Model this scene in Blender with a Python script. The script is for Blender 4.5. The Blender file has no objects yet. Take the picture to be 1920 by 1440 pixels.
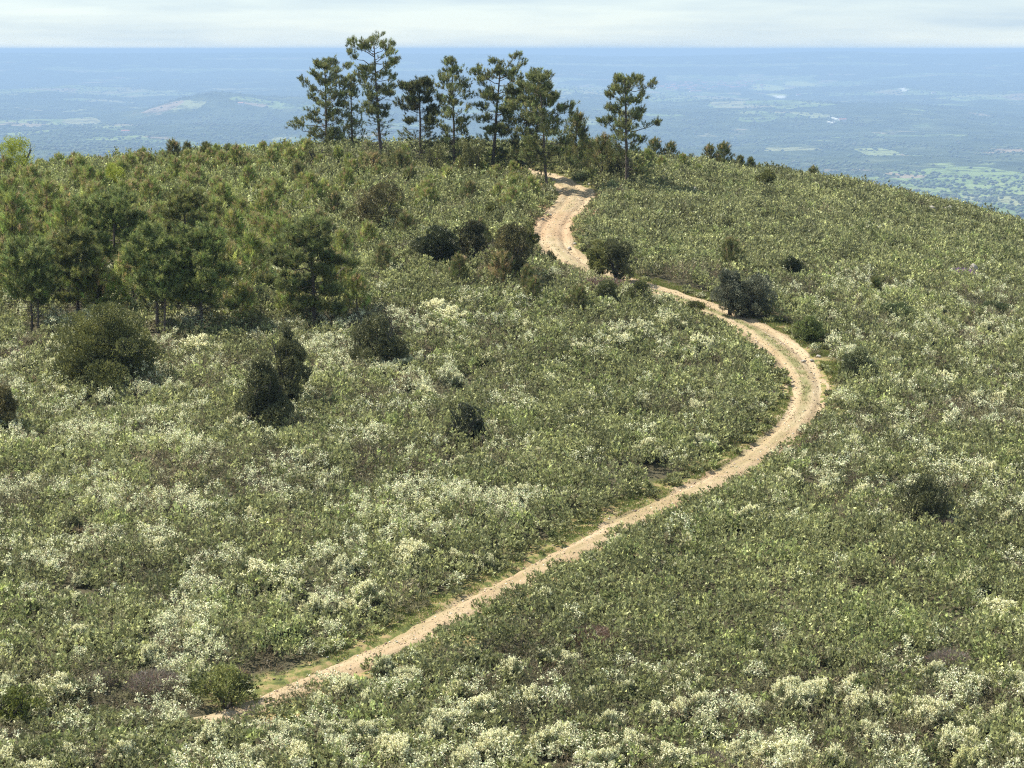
import bpy, math, random
import numpy as np
from mathutils import Vector

# ------------------------------------------------------------------ camera, sky, sun, exposure
S = bpy.context.scene
CAMZ = 24.0
FPX = 4158.0
PITCH = math.atan(627.5/4158.)
cam_d = bpy.data.cameras.new("camera"); cam = bpy.data.objects.new("camera", cam_d)
S.collection.objects.link(cam); S.camera = cam
cam.location = (0, 0, CAMZ); cam.rotation_euler = (math.radians(90) - PITCH, 0, 0)
cam_d.sensor_width = 36.0; cam_d.lens = 36.0 * FPX / 1920.0
cam_d.clip_start = 1.0; cam_d.clip_end = 90000.0

SUN_EL = 55.0
SUN_AZ = -72.0          # degrees from +Y towards +X; negative is left of the view, a little beyond
w = bpy.data.worlds.new("World"); S.world = w; w.use_nodes = True
nt = w.node_tree; nt.nodes.clear()
wo = nt.nodes.new('ShaderNodeOutputWorld'); bg = nt.nodes.new('ShaderNodeBackground')
sky = nt.nodes.new('ShaderNodeTexSky'); sky.sky_type = 'NISHITA'; sky.sun_disc = False
sky.sun_elevation = math.radians(SUN_EL); sky.sun_rotation = math.radians(SUN_AZ)
sky.altitude = 900; sky.air_density = 1.0; sky.dust_density = 0.2; sky.ozone_density = 1.2
geo = nt.nodes.new('ShaderNodeTexCoord')
mp = nt.nodes.new('ShaderNodeMapping'); mp.inputs['Scale'].default_value = (3.4, 3.4, 34.0)
nz = nt.nodes.new('ShaderNodeTexNoise'); nz.inputs['Scale'].default_value = 2.2; nz.inputs['Detail'].default_value = 7; nz.inputs['Roughness'].default_value = 0.55
rp = nt.nodes.new('ShaderNodeValToRGB'); rp.color_ramp.elements[0].position = 0.36; rp.color_ramp.elements[1].position = 0.72
rp.color_ramp.elements[0].color = (0.66, 0.66, 0.66, 1); rp.color_ramp.elements[1].color = (0.97, 0.97, 0.97, 1)
mx = nt.nodes.new('ShaderNodeMixRGB'); mx.inputs[2].default_value = (2.80, 3.52, 4.10, 1)   # thin bright cloud in the sky's own units
nt.links.new(geo.outputs['Generated'], mp.inputs[0]); nt.links.new(mp.outputs[0], nz.inputs['Vector'])
nt.links.new(nz.outputs[0], rp.inputs[0]); nt.links.new(rp.outputs[0], mx.inputs[0])
nt.links.new(sky.outputs[0], mx.inputs[1]); nt.links.new(mx.outputs[0], bg.inputs[0])
nt.links.new(bg.outputs[0], wo.inputs[0]); bg.inputs[1].default_value = 0.11
sd = bpy.data.lights.new("sun", 'SUN'); so = bpy.data.objects.new("sun", sd); S.collection.objects.link(so)
sd.energy = 4.8; sd.angle = math.radians(0.53); sd.color = (1.0, 0.94, 0.815)
el, az = math.radians(SUN_EL), math.radians(SUN_AZ)
sdir = Vector((math.sin(az)*math.cos(el), math.cos(az)*math.cos(el), math.sin(el)))
so.rotation_euler = sdir.to_track_quat('Z', 'Y').to_euler(); so.location = (0, 0, 60)
S.view_settings.view_transform = 'Standard'; S.view_settings.look = 'None'
S.view_settings.gamma = 1.0; S.view_settings.exposure = 0.92
S.cycles.max_bounces = 5; S.cycles.diffuse_bounces = 3; S.cycles.glossy_bounces = 1
S.cycles.transmission_bounces = 3; S.cycles.volume_bounces = 0; S.cycles.transparent_max_bounces = 4
S.cycles.caustics_reflective = False; S.cycles.caustics_refractive = False
S.render.film_transparent = False
S.cycles.use_denoising = False; S.cycles.filter_width = 1.15; S.cycles.sample_clamp_indirect = 4

# ------------------------------------------------------------------ helpers
rng = np.random.default_rng(11); random.seed(5)
FWD = np.array([0, math.cos(PITCH), -math.sin(PITCH)]); UP = np.array([0, math.sin(PITCH), math.cos(PITCH)]); RT = np.array([1., 0, 0])
CAMP = np.array([0, 0, CAMZ])

def tag(o, label=None, cat=None, group=None, kind=None):
    if label: o['label'] = label
    if cat: o['category'] = cat
    if group: o['group'] = group
    if kind: o['kind'] = kind
    return o

def link(o, parent=None):
    S.collection.objects.link(o)
    if parent is not None: o.parent = parent
    return o

def sm(a, b, x):
    t = np.clip((x - a) / (b - a), 0, 1); return t * t * (3 - 2 * t)

def _h(ix, iy, seed):
    n = (ix.astype(np.int64) * 374761393 + iy.astype(np.int64) * 668265263 + seed * 1274126177) & 0x7fffffff
    n = ((n ^ (n >> 13)) * 1274126177) & 0x7fffffff
    n = n ^ (n >> 16)
    return (n & 0xffff) / 65535.0

def vnoise(x, y, seed=0):
    ix = np.floor(x); iy = np.floor(y); fx = x - ix; fy = y - iy
    fx = fx*fx*(3-2*fx); fy = fy*fy*(3-2*fy)
    a = _h(ix, iy, seed); b = _h(ix+1, iy, seed); c = _h(ix, iy+1, seed); d = _h(ix+1, iy+1, seed)
    return (a*(1-fx)+b*fx)*(1-fy) + (c*(1-fx)+d*fx)*fy

def fbm(x, y, oct=4, seed=0):
    x = np.asarray(x, float); y = np.asarray(y, float)
    s = 0; a = 1; t = 0
    for k in range(oct):
        s = s + a * vnoise(x * 2**k + 17.3*k, y * 2**k - 9.1*k, seed + k); t += a; a *= 0.5
    return s / t

# ------------------------------------------------------------------ the lie of the land (heights relative to the camera)
_py = np.array([-60, 0, 40, 66, 90, 115, 140, 165, 180, 192, 202, 212, 240, 300, 400, 600, 1200, 2500, 5000, 12000, 20000, 26000, 31500, 33500, 42000, 50000], float)
_pz = np.array([-14, -21, -24.7, -22.4, -20.0, -17.28, -14.1, -11.37, -10.24, -9.7, -9.65, -10.1, -14.0, -29, -68, -148, -325, -455, -475, -430, -370, -290, -14, -60, -500, -700], float)
_u = np.linspace(0, 1, 9000)
def _w(y): return np.where(y < 300, (y + 60) / 360.0 * 0.6, 0.6 + 0.4 * np.log(np.maximum(y, 300) / 300.0) / math.log(50000 / 300.0))
_zz = np.interp(_u, _w(_py), _pz)
_k = np.hanning(191); _k /= _k.sum()
_zz = np.convolve(np.pad(_zz, 95, mode='edge'), _k, mode='valid')
def zbase(X, Y):
    z = np.interp(_w(Y), _u, _zz)
    near = 1 - sm(260, 700, Y)
    R = np.maximum(X, 0); L = np.maximum(-X, 0)
    z = z - near * sm(60, 170, Y) * (0.0028*R*R + 0.018*R) - near * sm(60, 150, Y) * (0.0011*L*L)
    z = z + near * (fbm(X/22., Y/22., 3, 3) - .5) * 1.2
    far = sm(1500, 6000, Y)
    relief = (fbm(X/2600., Y/3800., 5, 21) - .5)
    lowY = 1 - sm(24000, 30000, Y)
    z = z + far * lowY * relief * 230 + far * (fbm(X/500., Y/900., 4, 33) - .5) * 50 * (1 - .93*sm(22000, 27000, Y))
    rid = sm(24000, 31000, Y)
    a = X / np.maximum(Y, 1.)
    rs = 30*np.exp(-((a-.142)/.028)**2) - 38*np.exp(-((a-.055)/.045)**2) + 13*sm(-.03, -.07, a) + 16*np.exp(-((a-.235)/.02)**2) - 14*np.exp(-((a+.185)/.02)**2)
    z = z + rid * (rs + (fbm(X/700., Y/6000., 5, 55) - .5) * 26)
    z = np.where(Y > 20000, np.minimum(z, 3.), z)
    # one wooded hill standing in the plain
    z = z + 150*np.exp(-((X+1950)/520.)**2 - ((Y-14500)/900.)**2) + 90*np.exp(-((X+1200)/420.)**2 - ((Y-14800)/700.)**2)
    return z

def pix_dir(px, py):
    px = np.asarray(px, float); py = np.asarray(py, float)
    d = FWD[None] + ((px - 960)/FPX)[..., None]*RT + ((720 - py)/FPX)[..., None]*UP
    return d
_YS = np.concatenate([np.linspace(45, 212, 1700)])
_YF = np.geomspace(2500, 40000, 2500)
def ground_at(px, py, far=False, zf=zbase):
    px = np.atleast_1d(np.asarray(px, float)); py = np.atleast_1d(np.asarray(py, float))
    d = pix_dir(px, py); ys = _YF if far else _YS
    t = ys[None, :] / d[:, 1:2]
    X = d[:, 0:1]*t; Z = d[:, 2:3]*t
    G = zf(X, np.broadcast_to(ys[None], X.shape))
    below = Z < G
    i = np.where(below.any(1), below.argmax(1), len(ys)-1)
    k = np.arange(len(px))
    return np.stack([X[k, i], ys[i], G[k, i] + CAMZ], 1)

def project(P):
    P = np.atleast_2d(P); q = P - CAMP
    dep = q @ FWD
    return 960 + FPX*(q @ RT)/dep, 720 - FPX*(q @ UP)/dep, dep

# ------------------------------------------------------------------ the track
tp = [(60,1378),(200,1372),(330,1364),(428,1346),(500,1313),(600,1272),(700,1232),(790,1187),(860,1146),(940,1106),(1010,1066),(1080,1030),(1150,994),(1200,968),(1260,939),
      (1330,908),(1400,868),(1450,832),(1492,795),(1513,757),(1512,714),(1490,677),(1452,642),(1408,613),(1360,592),(1305,570),(1240,548),(1165,528),(1105,508),(1062,484),(1036,458),
      (1034,432),(1050,404),(1076,382),(1084,361),(1050,343),(1018,330),(985,322),(940,313)]
tw = ground_at([p[0] for p in tp], [p[1] for p in tp])[:, :2]
def smooth_path(p, n):
    seg = np.r_[0, np.cumsum(np.linalg.norm(np.diff(p, axis=0), axis=1))]
    s = np.linspace(0, seg[-1], n)
    q = np.stack([np.interp(s, seg, p[:, i]) for i in (0, 1)], 1)
    k = np.hanning(int(n*3.2/seg[-1]*2)|1); k /= k.sum(); m = len(k)//2
    q = np.stack([np.convolve(np.pad(q[:, i], m, mode='reflect', reflect_type='odd'), k, mode='valid') for i in (0, 1)], 1)
    return q, seg[-1]
TR, TLEN = smooth_path(tw, 3000)
_tan = np.gradient(TR, axis=0); _tan /= np.linalg.norm(_tan, axis=1)[:, None]
TN = np.stack([_tan[:, 1], -_tan[:, 0]], 1)          # right-hand side when walking up the hill
TS = np.linspace(0, TLEN, 3000)
_tx, _typ, _ = project(np.c_[TR, zbase(TR[:, 0], TR[:, 1]) + CAMZ])
I0 = int(np.argmax(_tx > 420)); print('track bend index', I0)
THALF = np.interp(np.arange(3000), [0, I0-56, I0-16, 450, 1250, 1500, 1800, 2300, 2600, 3000], [-1.2, -1.2, .7, .9, .9, 1.2, 1.35, 1.25, 1.4, 1.4])
THALF = THALF*np.where(THALF > 0, 1 + .42*(fbm(TS/3.2, TS*0, 3, 9) - .5)*(np.arange(3000) < 1350), 1)
def track_dist(X, Y):
    X = np.asarray(X, float).ravel(); Y = np.asarray(Y, float).ravel()
    D = np.empty(len(X)); SD = np.empty(len(X)); I = np.empty(len(X), int)
    T = TR[::4]
    for a in range(0, len(X), 20000):
        dx = X[a:a+20000, None] - T[None, :, 0]; dy = Y[a:a+20000, None] - T[None, :, 1]
        d2 = dx*dx + dy*dy; i = d2.argmin(1); r = np.arange(len(i))
        D[a:a+20000] = np.sqrt(d2[r, i]); I[a:a+20000] = i*4
        SD[a:a+20000] = dx[r, i]*TN[i*4, 0] + dy[r, i]*TN[i*4, 1]
    return D, SD, I
_ztr = zbase(TR[:, 0], TR[:, 1])
_kk = np.hanning(101); _kk /= _kk.sum()
ZTR = np.convolve(np.pad(_ztr, 50, mode='edge'), _kk, mode='valid')
def zground(X, Y):
    """full ground height incl. the bench the track is cut into"""
    X = np.asarray(X, float); Y = np.asarray(Y, float)
    z = zbase(X, Y); sh = z.shape; zf = z.ravel().copy(); Xf = X.ravel(); Yf = Y.ravel()
    m = (Yf > 45) & (Yf < 215) & (np.abs(Xf) < 60)
    if m.any():
        D, _, I = track_dist(Xf[m], Yf[m])
        wgt = 1 - sm(1.6, 4.0, D)
        zf[m] = zf[m]*(1-wgt) + ZTR[I]*wgt
        zf[m] += sm(1.5, 2.5, D) * (fbm(Xf[m]/1.7, Yf[m]/1.7, 3, 8)-.5)*.22
    return zf.reshape(sh)

# ------------------------------------------------------------------ materials
def newmat(name):
    m = bpy.data.materials.new(name); m.use_nodes = True
    n = m.node_tree.nodes; p = n['Principled BSDF']; return m, m.node_tree, n, p
def ramp(n, stops):
    r = n.new('ShaderNodeValToRGB'); e = r.color_ramp.elements
    while len(e) < len(stops): e.new(0.5)
    for k, (pos, c) in enumerate(stops): e[k].position = pos; e[k].color = (*c, 1)
    return r
def noise(t, n, scale, detail=5, rough=.6, vec=None):
    x = n.new('ShaderNodeTexNoise'); x.inputs['Scale'].default_value = scale
    x.inputs['Detail'].default_value = detail; x.inputs['Roughness'].default_value = rough
    if vec is not None: t.links.new(vec, x.inputs['Vector'])
    return x
def mixc(t, n, fac, a, b, mode='MIX'):
    m = n.new('ShaderNodeMixRGB'); m.blend_type = mode
    for s, i in ((fac, 0), (a, 1), (b, 2)):
        if isinstance(s, (int, float)): m.inputs[i].default_value = s
        elif isinstance(s, tuple): m.inputs[i].default_value = (*s, 1)
        else: t.links.new(s, m.inputs[i])
    return m.outputs[0]

def leafmat(name, trans=.32, rough=.5, spec=.35):
    m, t, n, p = newmat(name)
    a = n.new('ShaderNodeAttribute'); a.attribute_name = 'col'
    t.links.new(a.outputs['Color'], p.inputs['Base Color'])
    p.inputs['Roughness'].default_value = rough; p.inputs['Specular IOR Level'].default_value = spec
    tr = n.new('ShaderNodeBsdfTranslucent'); t.links.new(a.outputs['Color'], tr.inputs[0])
    mx = n.new('ShaderNodeMixShader'); mx.inputs[0].default_value = trans
    t.links.new(p.outputs[0], mx.inputs[1]); t.links.new(tr.outputs[0], mx.inputs[2])
    t.links.new(mx.outputs[0], n['Material Output'].inputs[0]); return m
M_LEAF = leafmat('leaf', .37, .48, .26)
M_BUSH = leafmat('bush_leaf', .26, .5, .3)
M_NEEDLE = leafmat('needle', .34, .5, .25)
M_BLOSSOM = leafmat('blossom', .3, .7, .1)
M_GRASS = leafmat('grass_blade', .35, .6, .2)

def barkmat(name, c1, c2):
    m, t, n, p = newmat(name); g = n.new('ShaderNodeTexCoord')
    mpn = n.new('ShaderNodeMapping'); mpn.inputs['Scale'].default_value = (6, 6, 1.5); t.links.new(g.outputs['Object'], mpn.inputs[0])
    x = noise(t, n, 3, 6, .65, mpn.outputs[0]); r = ramp(n, [(.35, c1), (.65, c2)])
    t.links.new(x.outputs[0], r.inputs[0]); t.links.new(r.outputs[0], p.inputs['Base Color'])
    p.inputs['Roughness'].default_value = .9
    b = n.new('ShaderNodeBump'); b.inputs['Strength'].default_value = .6; b.inputs['Distance'].default_value = .03
    t.links.new(x.outputs[0], b.inputs['Height']); t.links.new(b.outputs[0], p.inputs['Normal']); return m
M_BARK = barkmat('pine_bark', (.045, .036, .03), (.16, .125, .10))
M_BARKD = barkmat('dark_bark', (.03, .025, .02), (.09, .075, .06))
M_DEADW = barkmat('dead_wood', (.12, .09, .08), (.30, .25, .23))

# hillside soil
M_SOIL, t, n, p = newmat('hillside_soil')
g = n.new('ShaderNodeNewGeometry')
x1 = noise(t, n, .35, 6, .6, g.outputs['Position']); x2 = noise(t, n, 6, 6, .7, g.outputs['Position'])
r1 = ramp(n, [(.35, (.045, .045, .025)), (.55, (.08, .07, .042)), (.72, (.13, .10, .065))]); t.links.new(x2.outputs[0], r1.inputs[0])
vg = n.new('ShaderNodeAttribute'); vg.attribute_name = 'verge'
sep = n.new('ShaderNodeSeparateColor'); t.links.new(vg.outputs['Color'], sep.inputs[0])
gr = ramp(n, [(.36, (.075, .09, .03)), (.47, (.15, .16, .05)), (.60, (.31, .225, .115))]); x3 = noise(t, n, 2.2, 6, .65, g.outputs['Position']); t.links.new(x3.outputs[0], gr.inputs[0])
ear = ramp(n, [(.3, (.22, .13, .08)), (.7, (.38, .26, .16))]); t.links.new(x3.outputs[0], ear.inputs[0])
c1 = mixc(t, n, sep.outputs[0], r1.outputs[0], gr.outputs[0]); c2 = mixc(t, n, sep.outputs[1], c1, ear.outputs[0])
t.links.new(c2, p.inputs['Base Color']); p.inputs['Roughness'].default_value = .95; p.inputs['Specular IOR Level'].default_value = .15
b = n.new('ShaderNodeBump'); b.inputs['Strength'].default_value = .7; b.inputs['Distance'].default_value = .08
t.links.new(x2.outputs[0], b.inputs['Height']); t.links.new(b.outputs[0], p.inputs['Normal'])

# track earth: UV.x = metres along, UV.y = metres across
M_TRACK, t, n, p = newmat('track_earth')
g = n.new('ShaderNodeNewGeometry'); uv = n.new('ShaderNodeUVMap'); uv.uv_map = 'uv'
mpn = n.new('ShaderNodeMapping'); mpn.inputs['Scale'].default_value = (.22, 2.3, 1); t.links.new(uv.outputs[0], mpn.inputs[0])
st = noise(t, n, 1.0, 6, .65, mpn.outputs[0]); big = noise(t, n, .25, 4, .6, g.outputs['Position']); fine = noise(t, n, 9, 5, .75, g.outputs['Position'])
ra = ramp(n, [(.30, (.29, .218, .132)), (.50, (.39, .308, .200)), (.70, (.47, .387, .262))]); t.links.new(st.outputs[0], ra.inputs[0])
rb = ramp(n, [(.35, (.88, .84, .79)), (.62, (1, 1, 1))]); t.links.new(big.outputs[0], rb.inputs[0])
rc = ramp(n, [(.34, (.72, .68, .63)), (.48, (1, 1, 1)), (.68, (1.08, 1.08, 1.08))]); t.links.new(fine.outputs[0], rc.inputs[0])
ta = n.new('ShaderNodeAttribute'); ta.attribute_name = 'verge'; sp2 = n.new('ShaderNodeSeparateColor'); t.links.new(ta.outputs['Color'], sp2.inputs[0])
k1 = mixc(t, n, 1.0, ra.outputs[0], rb.outputs[0], 'MULTIPLY'); k2 = mixc(t, n, 1.0, k1, rc.outputs[0], 'MULTIPLY')
k3 = mixc(t, n, sp2.outputs[0], k2, (.22, .205, .10)); k4 = mixc(t, n, sp2.outputs[1], k3, (.36, .21, .13))
t.links.new(k4, p.inputs['Base Color']); p.inputs['Roughness'].default_value = .95; p.inputs['Specular IOR Level'].default_value = .1
b = n.new('ShaderNodeBump'); b.inputs['Strength'].default_value = .8; b.inputs['Distance'].default_value = .05
t.links.new(fine.outputs[0], b.inputs['Height']); t.links.new(b.outputs[0], p.inputs['Normal'])

# valley
M_VAL, t, n, p = newmat('valley_land')
g = n.new('ShaderNodeNewGeometry')
va = n.new('ShaderNodeAttribute'); va.attribute_name = 'field'; vs = n.new('ShaderNodeSeparateColor'); t.links.new(va.outputs['Color'], vs.inputs[0])
mpn = n.new('ShaderNodeMapping'); mpn.inputs['Scale'].default_value = (.0014, .0009, .0); t.links.new(g.outputs['Position'], mpn.inputs[0])
dist = noise(t, n, 3, 4, .6, mpn.outputs[0])
vadd = n.new('ShaderNodeMixRGB'); vadd.blend_type = 'ADD'; vadd.inputs[0].default_value = .35
t.links.new(mpn.outputs[0], vadd.inputs[1]); t.links.new(dist.outputs['Color'], vadd.inputs[2])
vo = n.new('ShaderNodeTexVoronoi'); vo.inputs['Scale'].default_value = 2.4; t.links.new(vadd.outputs[0], vo.inputs['Vector'])
vsp = n.new('ShaderNodeSeparateColor'); t.links.new(vo.outputs['Color'], vsp.inputs[0])
fld = ramp(n, [(.0, (.12, .16, .06)), (.35, (.18, .24, .08)), (.6, (.23, .28, .10)), (.8, (.28, .29, .14)), (1., (.30, .22, .15))]); t.links.new(vsp.outputs[0], fld.inputs[0])
wn = noise(t, n, .0045, 8, .7, g.outputs['Position']); wood = ramp(n, [(.38, (.025, .036, .018)), (.55, (.06, .078, .036)), (.72, (.14, .155, .07))]); t.links.new(wn.outputs[0], wood.inputs[0])
zn = noise(t, n, 1.2, 6, .6, mpn.outputs[0])
ad = n.new('ShaderNodeMath'); ad.operation = 'ADD'; t.links.new(zn.outputs[0], ad.inputs[0]); t.links.new(vs.outputs[0], ad.inputs[1])
ad2 = n.new('ShaderNodeMath'); ad2.operation = 'MULTIPLY_ADD'; t.links.new(vsp.outputs[1], ad2.inputs[0]); ad2.inputs[1].default_value = .13; t.links.new(ad.outputs[0], ad2.inputs[2])
zr = ramp(n, [(.66, (0, 0, 0)), (.70, (1, 1, 1))]); t.links.new(ad2.outputs[0], zr.inputs[0])
trees = noise(t, n, .012, 6, .75, g.outputs['Position']); tr2 = ramp(n, [(.40, (.25, .27, .22)), (.52, (1, 1, 1))]); t.links.new(trees.outputs[0], tr2.inputs[0])
f2 = mixc(t, n, 1.0, fld.outputs[0], tr2.outputs[0], 'MULTIPLY')
v1 = mixc(t, n, zr.outputs[0], wood.outputs[0], f2)
v2 = mixc(t, n, vs.outputs[1], v1, (.42, .45, .12)); v3 = mixc(t, n, vs.outputs[2], v2, (.85, .83, .76))
t.links.new(v3, p.inputs['Base Color']); p.inputs['Roughness'].default_value = 1; p.inputs['Specular IOR Level'].default_value = 0

# ------------------------------------------------------------------ mesh builders
def raw_mesh(name, co, idx, per, mats, cols=None, matidx=None, edges=True):
    me = bpy.data.meshes.new(name); nf = len(idx)//per
    me.vertices.add(len(co)); me.vertices.foreach_set('co', np.ascontiguousarray(co, np.float32).ravel())
    me.loops.add(len(idx)); me.loops.foreach_set('vertex_index', np.ascontiguousarray(idx, np.int32))
    me.polygons.add(nf); me.polygons.foreach_set('loop_start', np.arange(nf, dtype=np.int32)*per)
    if cols is not None:
        a = me.attributes.new('col', 'FLOAT_COLOR', 'FACE')
        c = np.ones((nf, 4), np.float32); c[:, :3] = cols; a.data.foreach_set('color', c.ravel())
    for m in (mats if isinstance(mats, (list, tuple)) else [mats]): me.materials.append(m)
    if matidx is not None: me.polygons.foreach_set('material_index', np.ascontiguousarray(matidx, np.int32))
    me.update(calc_edges=edges); return me

def unit(v): return v / np.maximum(np.linalg.norm(v, axis=1), 1e-9)[:, None]

def leaves(name, P, D, L, W, C, mat, r=rng, edges=True):
    """one narrow three-sided leaf or needle per point"""
    nn = len(P); D = unit(D); Sx = unit(np.cross(D, r.normal(size=(nn, 3))))
    L = np.broadcast_to(L, (nn,))[:, None]; W = np.broadcast_to(W, (nn,))[:, None]
    co = np.empty((nn, 3, 3), np.float32)
    co[:, 0] = P - Sx*W/2; co[:, 1] = P + Sx*W/2; co[:, 2] = P + D*L
    return raw_mesh(name, co.reshape(-1, 3), np.arange(nn*3), 3, mat, np.clip(C, 0, 1), edges=edges)

def grid_mesh(name, X, Y, Z, mat, attr=None, smooth=True, uvs=None):
    r, c = X.shape
    co = np.stack([X, Y, Z], -1).reshape(-1, 3)
    i = (np.arange(r-1)[:, None]*c + np.arange(c-1)[None]).ravel()
    idx = np.stack([i, i+1, i+c+1, i+c], 1).ravel()
    me = raw_mesh(name, co, idx, 4, mat)
    if smooth: me.polygons.foreach_set('use_smooth', np.ones(len(i), bool))
    if attr is not None:
        a = me.attributes.new(attr[0], 'FLOAT_COLOR', 'POINT'); cc = np.ones((r*c, 4), np.float32); cc[:, :3] = attr[1].reshape(-1, 3); a.data.foreach_set('color', cc.ravel())
    if uvs is not None:
        u = me.uv_layers.new(name='uv'); u.data.foreach_set('uv', np.ascontiguousarray(uvs.reshape(-1, 2)[idx], np.float32).ravel())
    return me

class Tubes:
    def __init__(s): s.v = []; s.f = []; s.n = 0
    def add(s, pts, rad, sides=6):
        pts = np.asarray(pts, float); k = len(pts)
        tg = unit(np.gradient(pts, axis=0)); ref = np.tile([0.31, .95, .05], (k, 1))
        a = unit(np.cross(tg, ref)); b = np.cross(tg, a)
        th = np.linspace(0, 2*math.pi, sides, endpoint=False)
        ring = pts[:, None] + np.asarray(rad)[:, None, None]*(np.cos(th)[None, :, None]*a[:, None] + np.sin(th)[None, :, None]*b[:, None])
        s.v.append(ring.reshape(-1, 3))
        i = np.arange(k-1)[:, None]*sides; j = np.arange(sides)[None]; j2 = (j+1) % sides
        s.f.append((s.n + np.stack([i+j, i+j2, i+sides+j2, i+sides+j], -1)).reshape(-1)); s.n += k*sides
    def mesh(s, name, mat):
        return raw_mesh(name, np.concatenate(s.v), np.concatenate(s.f), 4, mat)

# ------------------------------------------------------------------ setting: the hill, the valley and the track
ys = np.concatenate([np.linspace(-60, 45, 60)[:-1], 45*np.exp(np.arange(0, 1, 1/620.)*math.log(320/45.)), [320.]])
us = np.linspace(-1, 1, 640); us = .55*us + .45*us**3
Yg = np.repeat(ys[:, None], len(us), 1); Xg = us[None]*(0.5*np.maximum(Yg, 0) + 60)
Zg = zground(Xg, Yg)
vv = np.zeros(Xg.shape + (3,))
mk = (Yg > 45) & (Yg < 215) & (np.abs(Xg) < 60)
D, SDm, I = track_dist(Xg[mk], Yg[mk])
Zk = Zg[mk]; Zk = Zk - .14*(1 - sm(np.maximum(THALF[I], .05)*.8, np.maximum(THALF[I], .05)*1.15, D)); Zg[mk] = Zk
fr = I/3000.
v = np.zeros((mk.sum(), 3)); nzv = fbm(Xg[mk]/1.2, Yg[mk]/1.2, 3, 61)
v[:, 0] = (1 - sm(1.4, 2.5, D + (nzv-.5)*2.6))*sm(I0/3000.-.005, I0/3000.+.01, fr)
bank = np.exp(-((fr-.725)/.03)**2) * (SDm > 0)*0 + sm(.70, .72, fr)*(1-sm(.80, .83, fr))
v[:, 1] = bank*(1 - sm(1.9, 3.2, D + (nzv-.5)))*.9
vv[mk] = v
hill = link(bpy.data.objects.new('hillside_ground', grid_mesh('hillside_ground', Xg, Yg, Zg + CAMZ, M_SOIL, ('verge', vv)))); tag(hill, kind='structure')

yv = 320*np.exp(np.linspace(0, 1, 720)**.9*math.log(50000/320.))
uv_ = np.linspace(-1, 1, 700)
Yv = np.repeat(yv[:, None], len(uv_), 1); Xv = uv_[None]*(0.5*Yv + 60)
# match the hill's last row exactly: its columns are spaced differently, so sink the valley's first row a little under it
Zv = zbase(Xv, Yv); Zv[0] -= .3
fa = np.zeros(Xv.shape + (3,))
def blob(px, py, sx, sy, ch, amt, rough=.5):
    q = ground_at(px, py, far=True)[0]
    e = ground_at([px, px], [py - sy, py + sy], far=True)
    ly = max(150., abs(e[0, 1] - e[1, 1])/2); lx = sx/FPX*q[1]
    d = ((Xv - q[0])/lx)**2 + ((Yv - q[1])/ly)**2
    d = d + (fbm(Xv/300., Yv/500., 3, 71) - .5)*3*rough
    fa[..., ch] = np.maximum(fa[..., ch], amt*(1 - sm(.6, 1.1, d)))
for px, py, sx, sy in ((150,172,230,7),(60,165,90,6),(330,200,60,4),(1120,165,190,14),(1000,150,150,5),(1300,182,170,11),(1440,195,110,7),(1400,150,160,6),(1500,160,120,8),
                       (1850,335,180,30),(1780,370,160,18),(1900,385,120,20),(1650,290,40,5),(560,262,60,4),(230,255,60,3),(1230,215,60,3),(1480,215,90,6),(1700,175,160,5),(1850,180,100,5),
                       (700,130,200,3),(300,130,220,3),(1500,120,260,3),(1800,140,160,3),(90,225,90,7),(480,190,50,3),(560,110,200,2),(1150,122,200,2)):
    blob(px, py, sx, sy, 0, .34)
for px, py, sx, sy in ((1445,168,32,6),(1455,178,20,3),(1500,158,30,5)): blob(px, py, sx, sy, 1, .8, .3)
for px, py, sx, sy in ((1565,222,4,5),(1559,229,5,2.5),(1694,168,5,2),(1460,181,12,1.5)): blob(px, py, sx, sy, 2, .9, .1)
valley = link(bpy.data.objects.new('valley_land', grid_mesh('valley_land', Xv, Yv, Zv + CAMZ, M_VAL, ('field', fa)))); tag(valley, kind='structure')

# track ribbon
ns = int(TLEN/.10); nc = 46
si = np.linspace(0, 2999, ns); cx = np.interp(si, np.arange(3000), TR[:, 0]); cy = np.interp(si, np.arange(3000), TR[:, 1]); cz = np.interp(si, np.arange(3000), ZTR)
nx = np.interp(si, np.arange(3000), TN[:, 0]); ny = np.interp(si, np.arange(3000), TN[:, 1]); hw = np.interp(si, np.arange(3000), THALF)
o = np.linspace(-2.1, 2.1, nc)
XT = cx[:, None] + nx[:, None]*o[None]; YT = cy[:, None] + ny[:, None]*o[None]
edge = np.abs(o)[None] - hw[:, None] - (fbm(XT/1.1, YT/1.1, 4, 91) - .5)*.8 - (fbm(XT/4, YT/4, 2, 95) - .5)*.5
ZT = np.repeat(cz[:, None], nc, 1) + .02 - .13*np.exp(-((np.abs(o)-.72)/.24)**2)[None] + (fbm(XT/.35, YT/.35, 3, 92) - .5)*.07 - .30*sm(0, .45, edge)
fs = si/3000.
centre = np.exp(-((o[None] + .05 + .15*(fbm(XT/3, YT/3, 2, 5)-.5))/.26)**2) * (sm(.38, .44, fs)*(1-sm(.60, .66, fs)) + .42*sm(.1, .2, fs))[:, None]
low = (1 - sm(.30, .42, fs))[:, None]
ga = np.zeros(XT.shape + (3,))
ga[..., 0] = np.clip(centre*sm(.25, .5, fbm(XT/.5, YT/.5, 3, 93)) + low*sm(-.3, 1.2, -o)[None]*sm(.35, .6, fbm(XT/.9, YT/.9, 3, 94))*.75, 0, 1)
ga[..., 1] = (sm(.70, .72, fs)*(1-sm(.77, .80, fs)))[:, None]*.35*np.ones_like(XT) + low*.12
uvc = np.stack([np.repeat(np.linspace(0, TLEN, ns)[:, None], nc, 1), np.repeat(o[None], ns, 0)], -1)
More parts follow.
